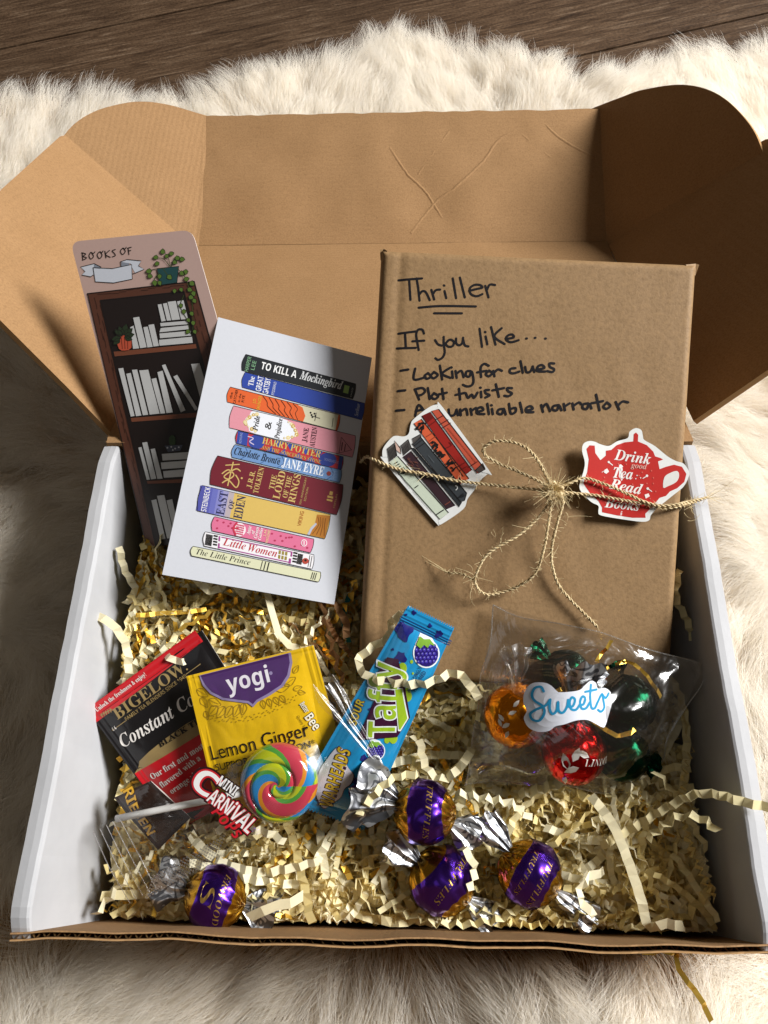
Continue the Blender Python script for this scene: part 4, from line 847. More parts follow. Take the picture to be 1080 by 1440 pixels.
for x, y, L, g in ((468, 150, 26, -1.6), (448, 160, 24, 2.9), (452, 185, 24, 2.6), (478, 165, 22, -.8), (495, 150, 24, -.3), (520, 165, 26, .1), (540, 170, 26, .1), (510, 180, 24, .4), (420, 222, 28, 3.0), (400, 240, 26, .4), (430, 262, 28, 1.4), (455, 235, 24, 1.7), (488, 240, 28, .8), (450, 265, 24, 1.2), (540, 230, 26, .2), (570, 215, 26, 1.7), (560, 262, 26, -.3), (585, 270, 28, .6), (575, 300, 26, .4), (600, 310, 26, 1.3), (520, 300, 22, 1.6), (545, 295, 22, 1.2), (580, 335, 26, .3), (600, 345, 24, .9), (545, 365, 22, 1.3), (560, 390, 24, 1.5), (590, 400, 24, 1.1), (600, 440, 24, 1.4), (575, 430, 22, 1.0), (585, 480, 24, 2.2), (605, 480, 22, 1.2)): leaf(x, y, L, g, '#5c7a2f')
pot = [(268, 520), (320, 505), (330, 560), (300, 573), (275, 565)]; a.poly(pot, lin('#c2543a'), 5, sm=2); 
for k in range(3): a.stroke([(285+k*14, 515), (290+k*12, 565)], 2.5, lin('#5c2014'), 6)
for x, y, L, g in ((290, 510, 46, -2.4), (290, 508, 46, -1.9), (295, 505, 52, -1.3), (300, 505, 46, -.7), (300, 510, 44, -.2), (285, 515, 44, 2.9), (280, 520, 40, 2.4), (300, 515, 36, .3), (292, 500, 40, -2.8)): leaf(x, y, L, g, '#26351f', .3)
pot = [(475, 990), (556, 986), (545, 1014), (490, 1020)]; a.poly(pot, lin('#4b5060'), 5); a.stroke(pot, 2.5, K, 6, sm=0, closed=True)
for x, y in ((488, 1000), (505, 996), (522, 1004), (538, 998), (512, 1010)): a.disc((x, y), 4, lin('#c9ccd6'), 6, n=6)
a.poly([(498, 988), (496, 955), (510, 945), (522, 955), (522, 986)], lin('#2f4a24'), 5, sm=2)
a.into(mb); o = mb.build('bookmark', [M_CARD], None, ink=True); tag(o, 'pink bookmark printed with a brown bookcase and trailing plants', 'bookmark')
# ================================================================== crinkled paper filling
def smooth(a, b_, x): t = np.clip((x-a)/(b_-a), 0, 1); return t*t*(3-2*t)
def fill_h(x, y):
    h = 5.1+.9*smooth(2, 9, y)+.9*smooth(9, 15, y)*smooth(2, -3, x)-.9*smooth(-11, -14.2, x)*smooth(7, 1, y)
    h = h+.5*smooth(8.5, 12, x)*smooth(12, 5, y)+.35*np.sin(x*.9+1)*np.sin(y*.8)
    h = h+1.2*smooth(8.8, 13.8, x)*smooth(15, 9, y)
    return h-1.4*smooth(-2.6, -.6, x)*smooth(9, 12, y)
PAPER = {}
def paper(name, c, r=.6, metal=0, var=.1):
    m = mat(name, lin(c), r, metal, .35); p = coords(m); n = noise(m, p, 90, 3)
    a = lin(c)[:3]; rr = ramp(m, n, 'Fac', [(.3, tuple(x*(1-var) for x in a)), (.7, tuple(min(1, x*(1+var*.6)) for x in a))]); base(m, rr, 'Color')
    n2 = noise(m, p, 1500, 2); bump(m, n2, 'Fac', .2, .0002)
    if metal == 0:                            # thin paper lets some light through
        pb = m.node_tree.nodes['Principled BSDF']; tl = N(m, 'ShaderNodeBsdfTranslucent'); ms = N(m, 'ShaderNodeMixShader'); ms.inputs[0].default_value = .25
        link(m, rr, 'Color', tl, 0); link(m, pb, 0, ms, 1); link(m, tl, 0, ms, 2); link(m, ms, 0, m.node_tree.nodes['Material Output'], 0)
    return m
M_CREAM = paper('cream_paper', '#f2e5b4'); M_CREAM2 = paper('pale_cream_paper', '#f6eecd'); M_CREAM3 = paper('deep_cream_paper', '#e8d698'); M_GOLD = paper('gold_foil_shred', '#f0c456', .38, .85, .15); M_KPAP = paper('brown_paper', '#a67c55'); M_TEAL = paper('teal_paper', '#0f6a68'); M_IVORY = paper('ivory_paper', '#f1e7c2')
def ribbon(C, Nn, w, fold, amp, jit=.25, rs=rng, twist=0):
    """C: centre path (n,3), Nn: facing; returns crinkled ribbon vertices and faces"""
    C = resample(C, fold); n = len(C)
    T = np.gradient(C, axis=0); T /= (np.linalg.norm(T, axis=1)[:, None]+1e-9)
    k = np.arange(n); a = amp*np.where(k % 2, 1, -1)*rs.uniform(1-jit, 1+jit, n)
    Nv = np.tile(np.asarray(Nn, float), (n, 1)) if np.ndim(Nn) == 1 else Nn
    Nv = Nv-T*np.sum(Nv*T, 1)[:, None]; Nv /= (np.linalg.norm(Nv, axis=1)[:, None]+1e-9)
    B = np.cross(T, Nv)
    if twist: q = np.linspace(0, twist, n)[:, None]; Nv, B = Nv*np.cos(q)+B*np.sin(q), B*np.cos(q)-Nv*np.sin(q)
    P = C+Nv*a[:, None]+T*(rs.uniform(-.2, .2, n)*fold)[:, None]; sk = (rs.normal(0, .04, n))[:, None]
    vs = np.empty((2*n, 3)); vs[0::2] = P+B*w/2+T*sk; vs[1::2] = P-B*w/2-T*sk
    return vs, [(2*i, 2*i+1, 2*i+3, 2*i+2) for i in range(n-1)]
def rand_strip(x, y, z, L, lie=.35):
    a = rng.uniform(0, 2*math.pi); cv = rng.normal(0, .065); n = int(L/.3)+2; p = V3(x, y, z); out = [p.copy()]; el = rng.normal(0, .18)
    for i in range(n):
        a += cv+rng.normal(0, .05); el = .8*el+rng.normal(0, .06); p = p+.3*V3(math.cos(a)*math.cos(el), math.sin(a)*math.cos(el), math.sin(el)); out.append(p.copy())
    P = np.array(out); P += (V3(x, y, z)-P.mean(0))
    ov = max(max(0, -13.6-P[:, 0].min()), max(0, P[:, 0].max()-13.8), max(0, .3-P[:, 1].min()))
    if ov > .8 and lie < 5: return rand_strip(x, y, z, max(1.6, L*.72), lie+1)    # too long for this spot: take a shorter one
    for ax, lo, hi in ((0, -13.6, 13.8), (1, .3, 22.0)):     # strips that meet a wall are pushed back, not cut
        P[:, ax] += max(0, lo-P[:, ax].min())-max(0, P[:, ax].max()-hi)
        P[:, ax] = np.clip(P[:, ax], lo, hi)
    return P
def side_normal(): r = rng.uniform(0, 2*math.pi); return unit(V3(math.cos(r)*.9, math.sin(r)*.9, rng.normal(0, .55)))
def up_normal(): return unit(V3(rng.normal(0, .45), rng.normal(0, .45), 1))
def clear(P):                               # keep strips out of the book's body and under the cards
    q = P-BTL; xx, yy, zz = q@BX, q@BY, q@BN
    if np.any((xx > -.1) & (xx < BW+.1) & (yy > -BL-.1) & (zz > -BTH-.1)): return False
    for pl, lim in KEEP:
        for (u0, u1, v0, v1) in lim:
            d = (P-CP)@CF; u = 540+FPX*((P-CP)@CR)/d; v = 720-FPX*((P-CP)@CU)/d
            m = (u > u0) & (u < u1) & (v > v0) & (v < v1)
            if np.any(m & (((P-pl.P)@pl.N) > -.15)): return False
    return True
# sheets that lie on the filling
BIG = Plane(atz(245, 1030, 6.4), tiltn(27, 6)); YOG = Plane(atz(375, 1035, 7.6), tiltn(22, 2)); TAF = Plane(atz(530, 1000, 8.4), tiltn(26, 3))
LOL = Plane(atz(392, 1100, 8.1), tiltn(20, 0)); RIE = Plane(atz(205, 1145, 6.6), tiltn(18, 0)); BAG = Plane(V3(5.5, 10.5, 8.0), tiltn(22, 0))
KEEP = [(Plane(V3(0, 0, 6.35), V3(0, 0, 1)), [(205, 395, 1205, 1310), (490, 838, 1090, 1310)]), (LOL, [(140, 330, 1100, 1260)]), (BIG, [(135, 360, 900, 1150)]), (YOG, [(265, 480, 915, 1160)]), (TAF, [(425, 640, 855, 1150)]), (CPl, [(228, 520, 450, 845)]), (MPl, [(100, 385, 330, 750)]), (BAG, [(680, 960, 880, 1075)])]

def bulk(n, m, name, w, fold, amp, zlo, zhi, Lr, pick=None, up=.35):
    mb = MB(); k = 0; tries = 0
    while k < n and tries < n*8:
        tries += 1
        x, y = rng.uniform(-13.7, 13.8), rng.uniform(.4, 21)
        if pick and rng.random() > pick(x, y): continue
        z = float(fill_h(x, y))+rng.uniform(zlo, zhi); P = rand_strip(x, y, z, rng.uniform(*Lr))
        if not clear(P): continue
        tg = rng.random() < .28               # some strips are folded tight like an accordion
        vs, fs = ribbon(P, up_normal() if rng.random() < up else side_normal(), w*rng.uniform(.6, 1.15), (.21 if tg else fold)*rng.uniform(.8, 1.2), amp*(rng.uniform(.8, 1.1) if tg else rng.uniform(.35, 1.1)), twist=rng.normal(0, .9)); mb.add(vs, fs, int(rng.integers(0, len(m))) if isinstance(m, list) else 0); k += 1
    o = mb.build(name, m); return o
leftness = lambda x, y: .35+.65*float(smooth(3, -3, x))
o = bulk(2500, [M_CREAM, M_CREAM2, M_CREAM3], 'paper_filling', .36, .32, .14, -2.0, -.05, (5, 12)); tag(o, 'mass of crinkled cream paper shred filling the bottom of the box', 'paper filling', kind='stuff')
o = bulk(750, [M_CREAM, M_CREAM2, M_CREAM3], 'paper_filling', .36, .31, .14, -1.3, .15, (4, 9), lambda x, y: float(smooth(2, 7, x))); tag(o, 'mass of crinkled cream paper shred heaped against the shaded side wall', 'paper filling', kind='stuff')
o = bulk(800, M_GOLD, 'foil_filling', .28, .30, .11, -1.3, .1, (1.5, 5), lambda x, y: .14+.86*float(smooth(4, -4, x))*float(smooth(1, 7, y))); tag(o, 'mass of shiny gold foil shred mixed into the paper filling', 'foil filling', kind='stuff')
def group_strips(n, m, name, label, cat, group, w, fold, amp, zlo, zhi, Lr, pick=None, up=.35):
    k = 0; tries = 0
    while k < n and tries < n*15:
        tries += 1
        x, y = rng.uniform(-13.6, 13.8), rng.uniform(.4, 19)
        if pick and rng.random() > pick(x, y): continue
        z = float(fill_h(x, y))+rng.uniform(zlo, zhi); P = rand_strip(x, y, z, rng.uniform(*Lr))
        if not clear(P): continue
        tg = rng.random() < .28               # some strips are folded tight like an accordion
        vs, fs = ribbon(P, up_normal() if rng.random() < up else side_normal(), w*rng.uniform(.6, 1.15), (.21 if tg else fold)*rng.uniform(.8, 1.2), amp*(rng.uniform(.8, 1.1) if tg else rng.uniform(.35, 1.1)), twist=rng.normal(0, .8))
        tag(mesh(name, vs, fs, m[int(rng.integers(0, len(m)))] if isinstance(m, list) else m), label, cat, group); k += 1
group_strips(230, [M_CREAM, M_CREAM2, M_CREAM3], 'crinkle_strip', 'crinkled cream paper strip lying loose on top of the box filling', 'paper strip', 'loose cream strips on the filling', .37, .33, .145, .0, .6, (5, 12))
group_strips(60, M_GOLD, 'foil_strip', 'short shiny gold foil strip lying among the cream paper filling', 'foil strip', 'gold foil strips in the filling', .33, .30, .12, .2, .6, (1.5, 4), lambda x, y: .2+.8*float(smooth(4, -4, x))*float(smooth(3, 8, y)))
kp_ = lambda x, y: float((x > -5.0) and (x < -1.5) and (y > 11.5) and (y < 15))
group_strips(24, M_KPAP, 'kraft_strip', 'crinkled brown paper strip in the filling below the postcard', 'paper strip', 'brown strips below the postcard', .42, .36, .13, .3, 1.1, (2.0, 4.5), kp_, .6)
group_strips(5, M_TEAL, 'teal_strip', 'dark teal paper strip showing through the filling below the postcard', 'paper strip', 'teal strips below the postcard', .40, .5, .05, .0, .4, (2.0, 4), kp_, .6)
def special(px, w, fold, amp, nrm, m, label, group=None, name='crinkle_strip', n=10):
    C = np.array(spline([atz(u, v, z) for u, v, z in px], n)); vs, fs = ribbon(C, nrm, w, fold, amp, .15)
    return tag(mesh(name, vs, fs, m), label, 'foil strip' if 'foil' in name else 'paper strip', group)
UP = V3(0, -.35, .94); SD = V3(.5, .85, .1)
special([(830, 1118, 7.2), (862, 1160, 7.5), (885, 1215, 7.5), (903, 1270, 7.4), (912, 1304, 7.2), (932, 1299, 7.7), (962, 1303, 7.8)], .42, .36, .06, UP, M_IVORY, 'long flat cream strip running down to the front edge at the right')
special([(580, 858, 10.4), (552, 872, 9.6), (548, 895, 9.4), (520, 912, 9.2), (503, 932, 9.2), (516, 950, 9.3), (540, 958, 9.4), (575, 962, 9.5), (605, 960, 9.6), (640, 946, 9.5), (662, 965, 9.3), (675, 985, 8.7)], .40, .36, .13, V3(.1, -.6, .8), M_IVORY, 'zigzag cream strip draped across the blue taffy wrapper')
special([(728, 1118, 6.3), (770, 1106, 6.6), (815, 1090, 6.7), (855, 1083, 6.8), (885, 1090, 6.8), (900, 1105, 6.6), (880, 1112, 6.4)], .50, .30, .15, V3(.1, .5, .86), M_IVORY, 'tightly folded cream strip curling in front of the clear candy bag')
special([(845, 1190, 7.0), (890, 1165, 7.5), (930, 1140, 8.2), (975, 1118, 9.2), (1010, 1118, 9.9), (1045, 1128, 10.5), (1085, 1136, 10.7)], .38, .34, .10, UP, M_CREAM, 'cream strip climbing out over the shaded white side wall')
special([(955, 1336, 8.0), (950, 1354, 8.2), (965, 1378, 8.2), (985, 1404, 8.0), (1000, 1436, 7.6)], .22, .42, .10, UP, M_GOLD, 'stray gold foil strip lying on the rug in front of the box', name='foil_strip')
special([(905, 1340, 7.9), (930, 1337, 8.0), (955, 1341, 8.0)], .22, .30, .09, UP, M_GOLD, 'short stray gold foil strip on the rug against the box front', name='foil_strip')
special([(745, 1005, 9.3), (790, 968, 9.2), (812, 985, 9.3), (822, 1005, 9.6), (840, 1018, 9.5), (870, 1035, 9.0), (895, 1025, 9.0)], .20, .36, .10, UP, M_GOLD, 'gold foil strip lying over the lettered sticker on the candy bag', name='foil_strip')
special([(860, 902, 9.8), (850, 915, 9.4), (838, 930, 9.2), (850, 940, 9.2), (880, 930, 9.3), (905, 945, 9.2), (930, 980, 9.0)], .16, .35, .10, UP, M_GOLD, 'thin gold foil strip behind the clear film of the candy bag', name='foil_strip')
special([(135, 865, 8.8), (160, 880, 8.4), (178, 910, 7.8), (180, 950, 7.2), (168, 985, 6.6)], .40, .36, .13, V3(.6, -.3, .75), M_IVORY, 'cream zigzag strip sticking out against the lit white side wall')
special([(168, 770, 8.6), (175, 800, 8.0), (190, 830, 7.6), (176, 850, 7.4)], .36, .30, .13, V3(.6, -.3, .75), M_IVORY, 'short cream zigzag strip beside the bookmark foot')
special([(290, 792, 9.6), (275, 812, 9.3), (300, 832, 8.6), (322, 818, 8.6), (345, 838, 8.2)], .40, .34, .13, V3(.2, -.5, .85), M_IVORY, 'cream zigzag strip curling over the lower edge of the postcard')
special([(375, 830, 8.2), (385, 870, 8.0), (400, 905, 7.6), (440, 915, 7.4)], .34, .9, .03, V3(.5, -.3, .8), M_IVORY, 'smooth cream strip bending down below the postcard')
special([(705, 1010, 7.4), (690, 975, 8.4), (660, 965, 8.9), (668, 1000, 8.2), (690, 1040, 7.2)], .36, .30, .12, SD, M_CREAM, 'folded cream strip between the taffy and the candy bag')
special([(590, 1040, 6.9), (600, 1080, 7.0), (625, 1095, 7.2), (650, 1075, 7.3), (665, 1050, 7.2)], .40, .30, .12, V3(.3, .4, .85), M_IVORY, 'looped cream strip below the blue taffy wrapper')
special([(955, 800, 9.2), (950, 840, 8.8), (965, 870, 8.2), (975, 900, 7.6)], .36, .33, .12, V3(-.7, -.1, .7), M_CREAM, 'cream zigzag strip squeezed between the book and the side wall')

special([(300, 1172, 7.2), (325, 1160, 7.7), (352, 1166, 7.8), (380, 1172, 7.6), (402, 1186, 7.2)], .36, .30, .12, V3(.1, -.5, .86), M_CREAM2, 'cream zigzag strip over the lower edge of the yellow tea packet')
special([(226, 905, 8.0), (238, 925, 8.2), (262, 930, 8.0), (280, 915, 7.8)], .34, .30, .12, V3(.2, -.4, .9), M_CREAM2, 'cream zigzag strip over the top edge of the red and black tea packet')
special([(500, 1150, 7.6), (525, 1120, 8.4), (552, 1095, 8.3), (590, 1088, 7.8)], .36, .32, .12, V3(.2, -.5, .85), M_CREAM, 'cream zigzag strip crossing the lower end of the taffy packet')
special([(648, 1190, 8.0), (662, 1205, 8.2), (668, 1228, 8.0), (660, 1250, 7.4)], .36, .28, .13, V3(.6, -.3, .75), M_IVORY, 'cream accordion strip resting on the middle purple truffle')
special([(352, 1290, 6.9), (380, 1276, 7.2), (408, 1270, 7.1), (430, 1258, 6.8)], .44, .6, .04, V3(.1, -.4, .9), M_IVORY, 'flat cream strip lying over the foil twist of the corner truffle')
special([(838, 1290, 6.6), (815, 1262, 7.0), (826, 1236, 7.0), (850, 1225, 6.6)], .36, .34, .12, V3(.5, -.2, .8), M_CREAM2, 'cream strip hooked round the foil twist nearest the right front')
special([(910, 1180, 7.8), (950, 1150, 8.6), (985, 1150, 9.1), (1010, 1170, 9.2)], .38, .30, .14, V3(-.3, .6, .7), M_CREAM, 'cream accordion strip pressed against the shaded side wall')
special([(640, 1115, 7.4), (680, 1122, 7.6), (720, 1130, 7.4), (745, 1150, 6.9)], .40, .28, .15, V3(0, .6, .8), M_CREAM2, 'cream accordion strip below the front edge of the candy bag')
# ================================================================== tea packets
M_PACK = inkmat('packet_paper', .30, .5, 0, .03, .0010, .25, 45)
def packet(name, label, cat, quad, pl, puff, crimp, col, draw, th=.25, sub_=(72, 72), wr=.05, mname=None, seed=0, zig=None, parent=None):
    """a sealed flat packet: front and back sheets puffed apart, edges pressed flat with crimp ribs"""
    Q = [np.array(q_, float) for q_ in quad]       # tl tr br bl in picture points
    A, Bq, Cq, D = [pl(*q_) for q_ in Q]
    H = np.array([[Q[0][0], Q[0][1], 1], [Q[1][0], Q[1][1], 1], [Q[3][0], Q[3][1], 1]])
    (ax, ay), (bx, by), (cx, cy), (dx, dy) = [tuple(map(float, q_)) for q_ in Q]
    def st(u, v):                                   # inverse bilinear, a few Newton steps
        s_, t_ = .5, .5
        for _ in range(4):
            px = (ax*(1-s_)+bx*s_)*(1-t_)+(dx*(1-s_)+cx*s_)*t_-u; py = (ay*(1-s_)+by*s_)*(1-t_)+(dy*(1-s_)+cy*s_)*t_-v
            a11 = (bx-ax)*(1-t_)+(cx-dx)*t_; a21 = (by-ay)*(1-t_)+(cy-dy)*t_; a12 = (dx-ax)*(1-s_)+(cx-bx)*s_; a22 = (dy-ay)*(1-s_)+(cy-by)*s_
            de = a11*a22-a12*a21; s_ -= (px*a22-py*a12)/de; t_ -= (a11*py-a21*px)/de
        return s_, t_
    Lw, Lh = np.linalg.norm(Bq-A), np.linalg.norm(D-A)
    def height(s, t):
        ce = crimp; e = min(s*Lw-ce[3], (1-s)*Lw-ce[1], t*Lh-ce[0], (1-t)*Lh-ce[2])
        k = 0 if e <= 0 else 1-math.exp(-e/.45)
        h = puff*k*(.55+.45*math.sin(math.pi*min(max(s, 0), 1))*math.sin(math.pi*min(max(t, 0), 1)))
        h += wr*k*(nz(s*5+seed, t*5, seed)+.6*abs(nz(s*9, t*7+seed, 2)))
        for cond, q_ in ((s*Lw < ce[3], s*Lw), ((1-s)*Lw < ce[1], (1-s)*Lw), (t*Lh < ce[0], t*Lh), ((1-t)*Lh < ce[2], (1-t)*Lh)):
            if cond: h += .013*math.sin(q_*2*math.pi/.30)
        return h+.12*nz(s*1.7+seed, t*1.7, 7)
    def mp(u, v, h=0):
        s, t = st(u, v); return pl(u, v, h+height(s, t))
    ny, nx = sub_; F = np.zeros((ny, nx, 3)); Bk_ = np.zeros((ny, nx, 3))
    for j in range(ny):
        for i in range(nx):
            s, t = i/(nx-1), j/(ny-1); p = (Q[0]*(1-s)+Q[1]*s)*(1-t)+(Q[3]*(1-s)+Q[2]*s)*t
            if zig and j in (0, ny-1): p = p+unit(Q[0]-Q[3])*(zig*(i % 2)*(1 if j == 0 else -1))
            hh = height(s, t); F[j, i] = pl(p[0], p[1], hh); Bk_[j, i] = pl(p[0], p[1], -max(0, hh)*.8-.02)
    mb = MB(); mb.grid(F[::-1], 0, lin(col)); mb.grid(Bk_, 0, lin(col))
    per = [F[0, i] for i in range(nx)]+[F[j, -1] for j in range(1, ny)]+[F[-1, i] for i in range(nx-2, -1, -1)]+[F[j, 0] for j in range(ny-2, 0, -1)]
    per2 = [Bk_[0, i] for i in range(nx)]+[Bk_[j, -1] for j in range(1, ny)]+[Bk_[-1, i] for i in range(nx-2, -1, -1)]+[Bk_[j, 0] for j in range(ny-2, 0, -1)]
    mb.grid(np.array([per+[per[0]], per2+[per2[0]]]), 0, lin('#e8e4dc'))
    a = Art(mp, .010); draw(a); a.into(mb, 3.2)
    o = mb.build(name, [mname or M_PACK], parent, ink=True)
    if label: tag(o, label, cat)
    return o, mp
BKs = lin('#141214'); GOLDp = lin('#9a8355'); WHp = lin('#efeae4')
def draw_big(a):
    a.view(120, 880, 4.963); RED = lin('#c41d26')
    a.poly([(18, 612), (40, 560), (765, 32), (822, 108), (75, 676), (60, 665)], RED, 1)
    a.poly([(345, 1030), (945, 640), (1240, 1090), (640, 1440)], RED, 1)
    a.poly([(372, 985), (380, 940), (450, 870), (560, 780), (700, 680), (830, 610), (940, 570), (960, 650), (345, 1030)], GOLDp, 2)
    a.poly([(330, 1020), (345, 1010), (400, 985), (372, 985)], BKs, 2)
    a.text('Unlock the freshness & enjoy!', (82, 600), (428, 345), 30, WHp, 3, 'serif', .0)
    for k in range(5): a.stroke([(112+k*16, 612-k*9), (120+k*16, 632-k*9)], 8, GOLDp, 3, sm=0); a.stroke([(108+k*16, 622-k*9), (124+k*16, 614-k*9)], 6, GOLDp, 3, sm=0)
    a.text('BIGELOW.', (232, 650), (722, 300), 78, GOLDp, 3, 'serif', .0)
    a.stroke([(190, 728), (288, 655)], 5, GOLDp, 3); a.stroke([(705, 335), (806, 262)], 5, GOLDp, 3)
    a.text('FAMILY TEA BLENDERS SINCE 1945', (295, 655), (712, 352), 24, GOLDp, 3, 'sans', .012)
    a.text('\u201c', (228, 775), (255, 755), 78, WHp, 3, 'serif'); a.text('Constant Comment\u201d', (268, 850), (1110, 330), 92, WHp, 3, 'bital', .0)
    a.text('BLACK TEA', (530, 838), (850, 640), 38, BKs, 4, 'serif', .012)
    a.text('Our first and most', (470, 1070), (838, 838), 42, WHp, 3, 'serif'); a.text('flavored with a', (538, 1128), (815, 920), 42, WHp, 3, 'serif'); a.text('orange rind', (608, 1170), (830, 1008), 42, WHp, 3, 'serif')
packet('tea_packet', 'red and black tea packet with white script leaning on the filling', 'tea packet', [(123, 1000), (284, 886), (402, 1075), (247, 1168)], BIG, .22, (.45, .35, .35, .45), '#161416', draw_big, seed=2)
def draw_yog(a):
    a.view(255, 900, 4.8); PU = lin('#4a2a62'); LI = lin('#8e80a8'); G = lin('#9a7a1e')
    def leafy(x, y, L, g, w=.3):
        c_, s_ = math.cos(g), math.sin(g); pts = [(x+L*(px*c_-py*s_), y+L*(px*s_+py*c_)) for px, py in ((0, 0), (.35, -w), (.75, -w*.6), (1, 0), (.75, w*.6), (.35, w))]
        a.stroke(pts, 4, G, 2, sm=3, closed=True); a.stroke([(x, y), (x+L*.8*c_, y+L*.8*s_)], 3, G, 2)
    for x, y, L, g in ((105, 335, 90, .5), (130, 390, 80, .9), (250, 440, 95, 2.3), (300, 445, 90, 2.2), (350, 440, 90, 2.1), (400, 430, 90, 2.0), (430, 420, 80, 1.7), (550, 400, 60, 1.3), (590, 390, 60, 1.2), (630, 380, 60, 1.0), (670, 370, 60, .9), (640, 330, 100, -.3), (700, 300, 90, -.6), (760, 220, 60, -1.0), (760, 330, 60, -.3), (790, 350, 50, .1), (160, 480, 60, 1.2), (190, 400, 90, .4)): leafy(x, y, L, g)
    for k in range(60):
        t = k/60; x = 170+t*620; y = 520-150*t+70*math.sin(t*3.1)+16*math.sin(k*2.3); a.disc((x, y), 4, G, 2, n=6)
    pts = [(122, 238), (740, 82), (752, 150), (735, 240), (690, 310), (600, 370), (520, 412), (490, 446), (455, 420), (380, 412), (280, 400), (200, 360), (150, 310), (128, 260)]
    a.poly(pts, LI, 3); a.poly([(134, 238), (724, 88), (734, 150), (718, 232), (676, 298), (590, 355), (512, 398), (490, 425), (462, 404), (385, 396), (290, 384), (212, 346), (165, 300), (142, 262)], PU, 4)
    a.text('yogi', (322, 350), (606, 276), 106, lin('#e6e2ea'), 5, 'sbold', .0); a.disc((607, 220), 12, LI, 5)
    a.text('Lemon Ginger', (212, 808), (872, 640), 96, BKs, 3, 'plain', -.003)
    a.text('SUPPORTS DIGESTION*', (238, 882), (910, 712), 46, BKs, 3, 'plain'); a.text('caffeine free', (262, 928), (360, 895), 24, BKs, 3, 'plain'); a.text('HERBAL SUPPLEMENT', (268, 955), (420, 905), 26, BKs, 3, 'plain')
    a.text('Bee', (832, 520), (898, 612), 58, BKs, 3, 'sbold', .05); a.text('Bee', (832, 520), (898, 612), 58, lin('#ece6d2'), 4, 'sbold', .0); a.text('Better', (800, 430), (840, 490), 34, BKs, 3, 'sbold', .03); a.text('Better', (800, 430), (840, 490), 34, lin('#ece6d2'), 4, 'sbold')
    a.text('Quality Seal', (782, 510), (840, 605), 15, BKs, 3, 'plain')
packet('tea_packet', 'yellow ginger tea packet with a purple name shield under the lollipop', 'tea packet', [(262, 951), (441, 907), (499, 1122), (312, 1166)], YOG, .22, (.30, .62, .3, .45), '#e0b516', draw_yog, seed=5)

# ================================================================== dark caramel wrapper
M_WRAPD = inkmat('caramel_wrapper_print', .22, .6, 0, .02, .002, .3, 40)
def draw_rie(a):
    a.view(120, 1040, 3.6); Gd = lin('#d8a52c')
    a.text('RIESEN', (188, 262), (318, 486), 52, lin('#5a3a08'), 2, 'sbold', .03); a.text('RIESEN', (188, 262), (318, 486), 52, Gd, 3, 'sbold', .0)
packet('caramel_candy', 'dark brown wrapped caramel with gold lettering under the lollipop stick', 'candy', [(212, 1098), (268, 1150), (222, 1196), (160, 1122)], RIE, .55, (.12, .12, .12, .12), '#2a1a14', draw_rie, seed=9, mname=M_WRAPD, wr=.12, sub_=(26, 26))

# ================================================================== blue taffy
M_WRAPB = inkmat('taffy_wrapper_print', .20, .6, 0, .02, .0012, .35, 45)
def berry(a, cx, cy, R, stem=1):
    W_ = lin('#e9eff4'); a.disc((cx, cy), R*1.13, W_, 2, ry=R*1.25, n=22, rot=-.35); a.poly([(cx-R*.95, cy-R*.8), (cx-R*.5, cy-R*1.7), (cx+R*.5, cy-R*1.25), (cx+R*.8, cy-R*.7)], W_, 2)
    a.disc((cx, cy), R, lin('#241a6b'), 3, ry=R*1.12, n=22, rot=-.35)
    for i in range(-3, 4):
        for j in range(-3, 4):
            x, y = cx+(i+.5*(j % 2))*R*.33, cy+j*R*.33
            if (x-cx)**2+((y-cy)/1.1)**2 < (R*.9)**2: a.disc((x, y), R*.15, lin('#3f33a0'), 4, n=8); a.disc((x-R*.04, y-R*.05), R*.06, lin('#8e88d6'), 5, n=6)
    a.poly([(cx-R*.85, cy-R*.75), (cx-R*.55, cy-R*1.45), (cx-R*.2, cy-R*1.2), (cx+R*.3, cy-R*1.2), (cx+R*.75, cy-R*.65), (cx+R*.3, cy-R*.8), (cx+R*.1, cy-R*.5), (cx-R*.2, cy-R*.75), (cx-R*.5, cy-R*.45)], lin('#7fae3c'), 6)
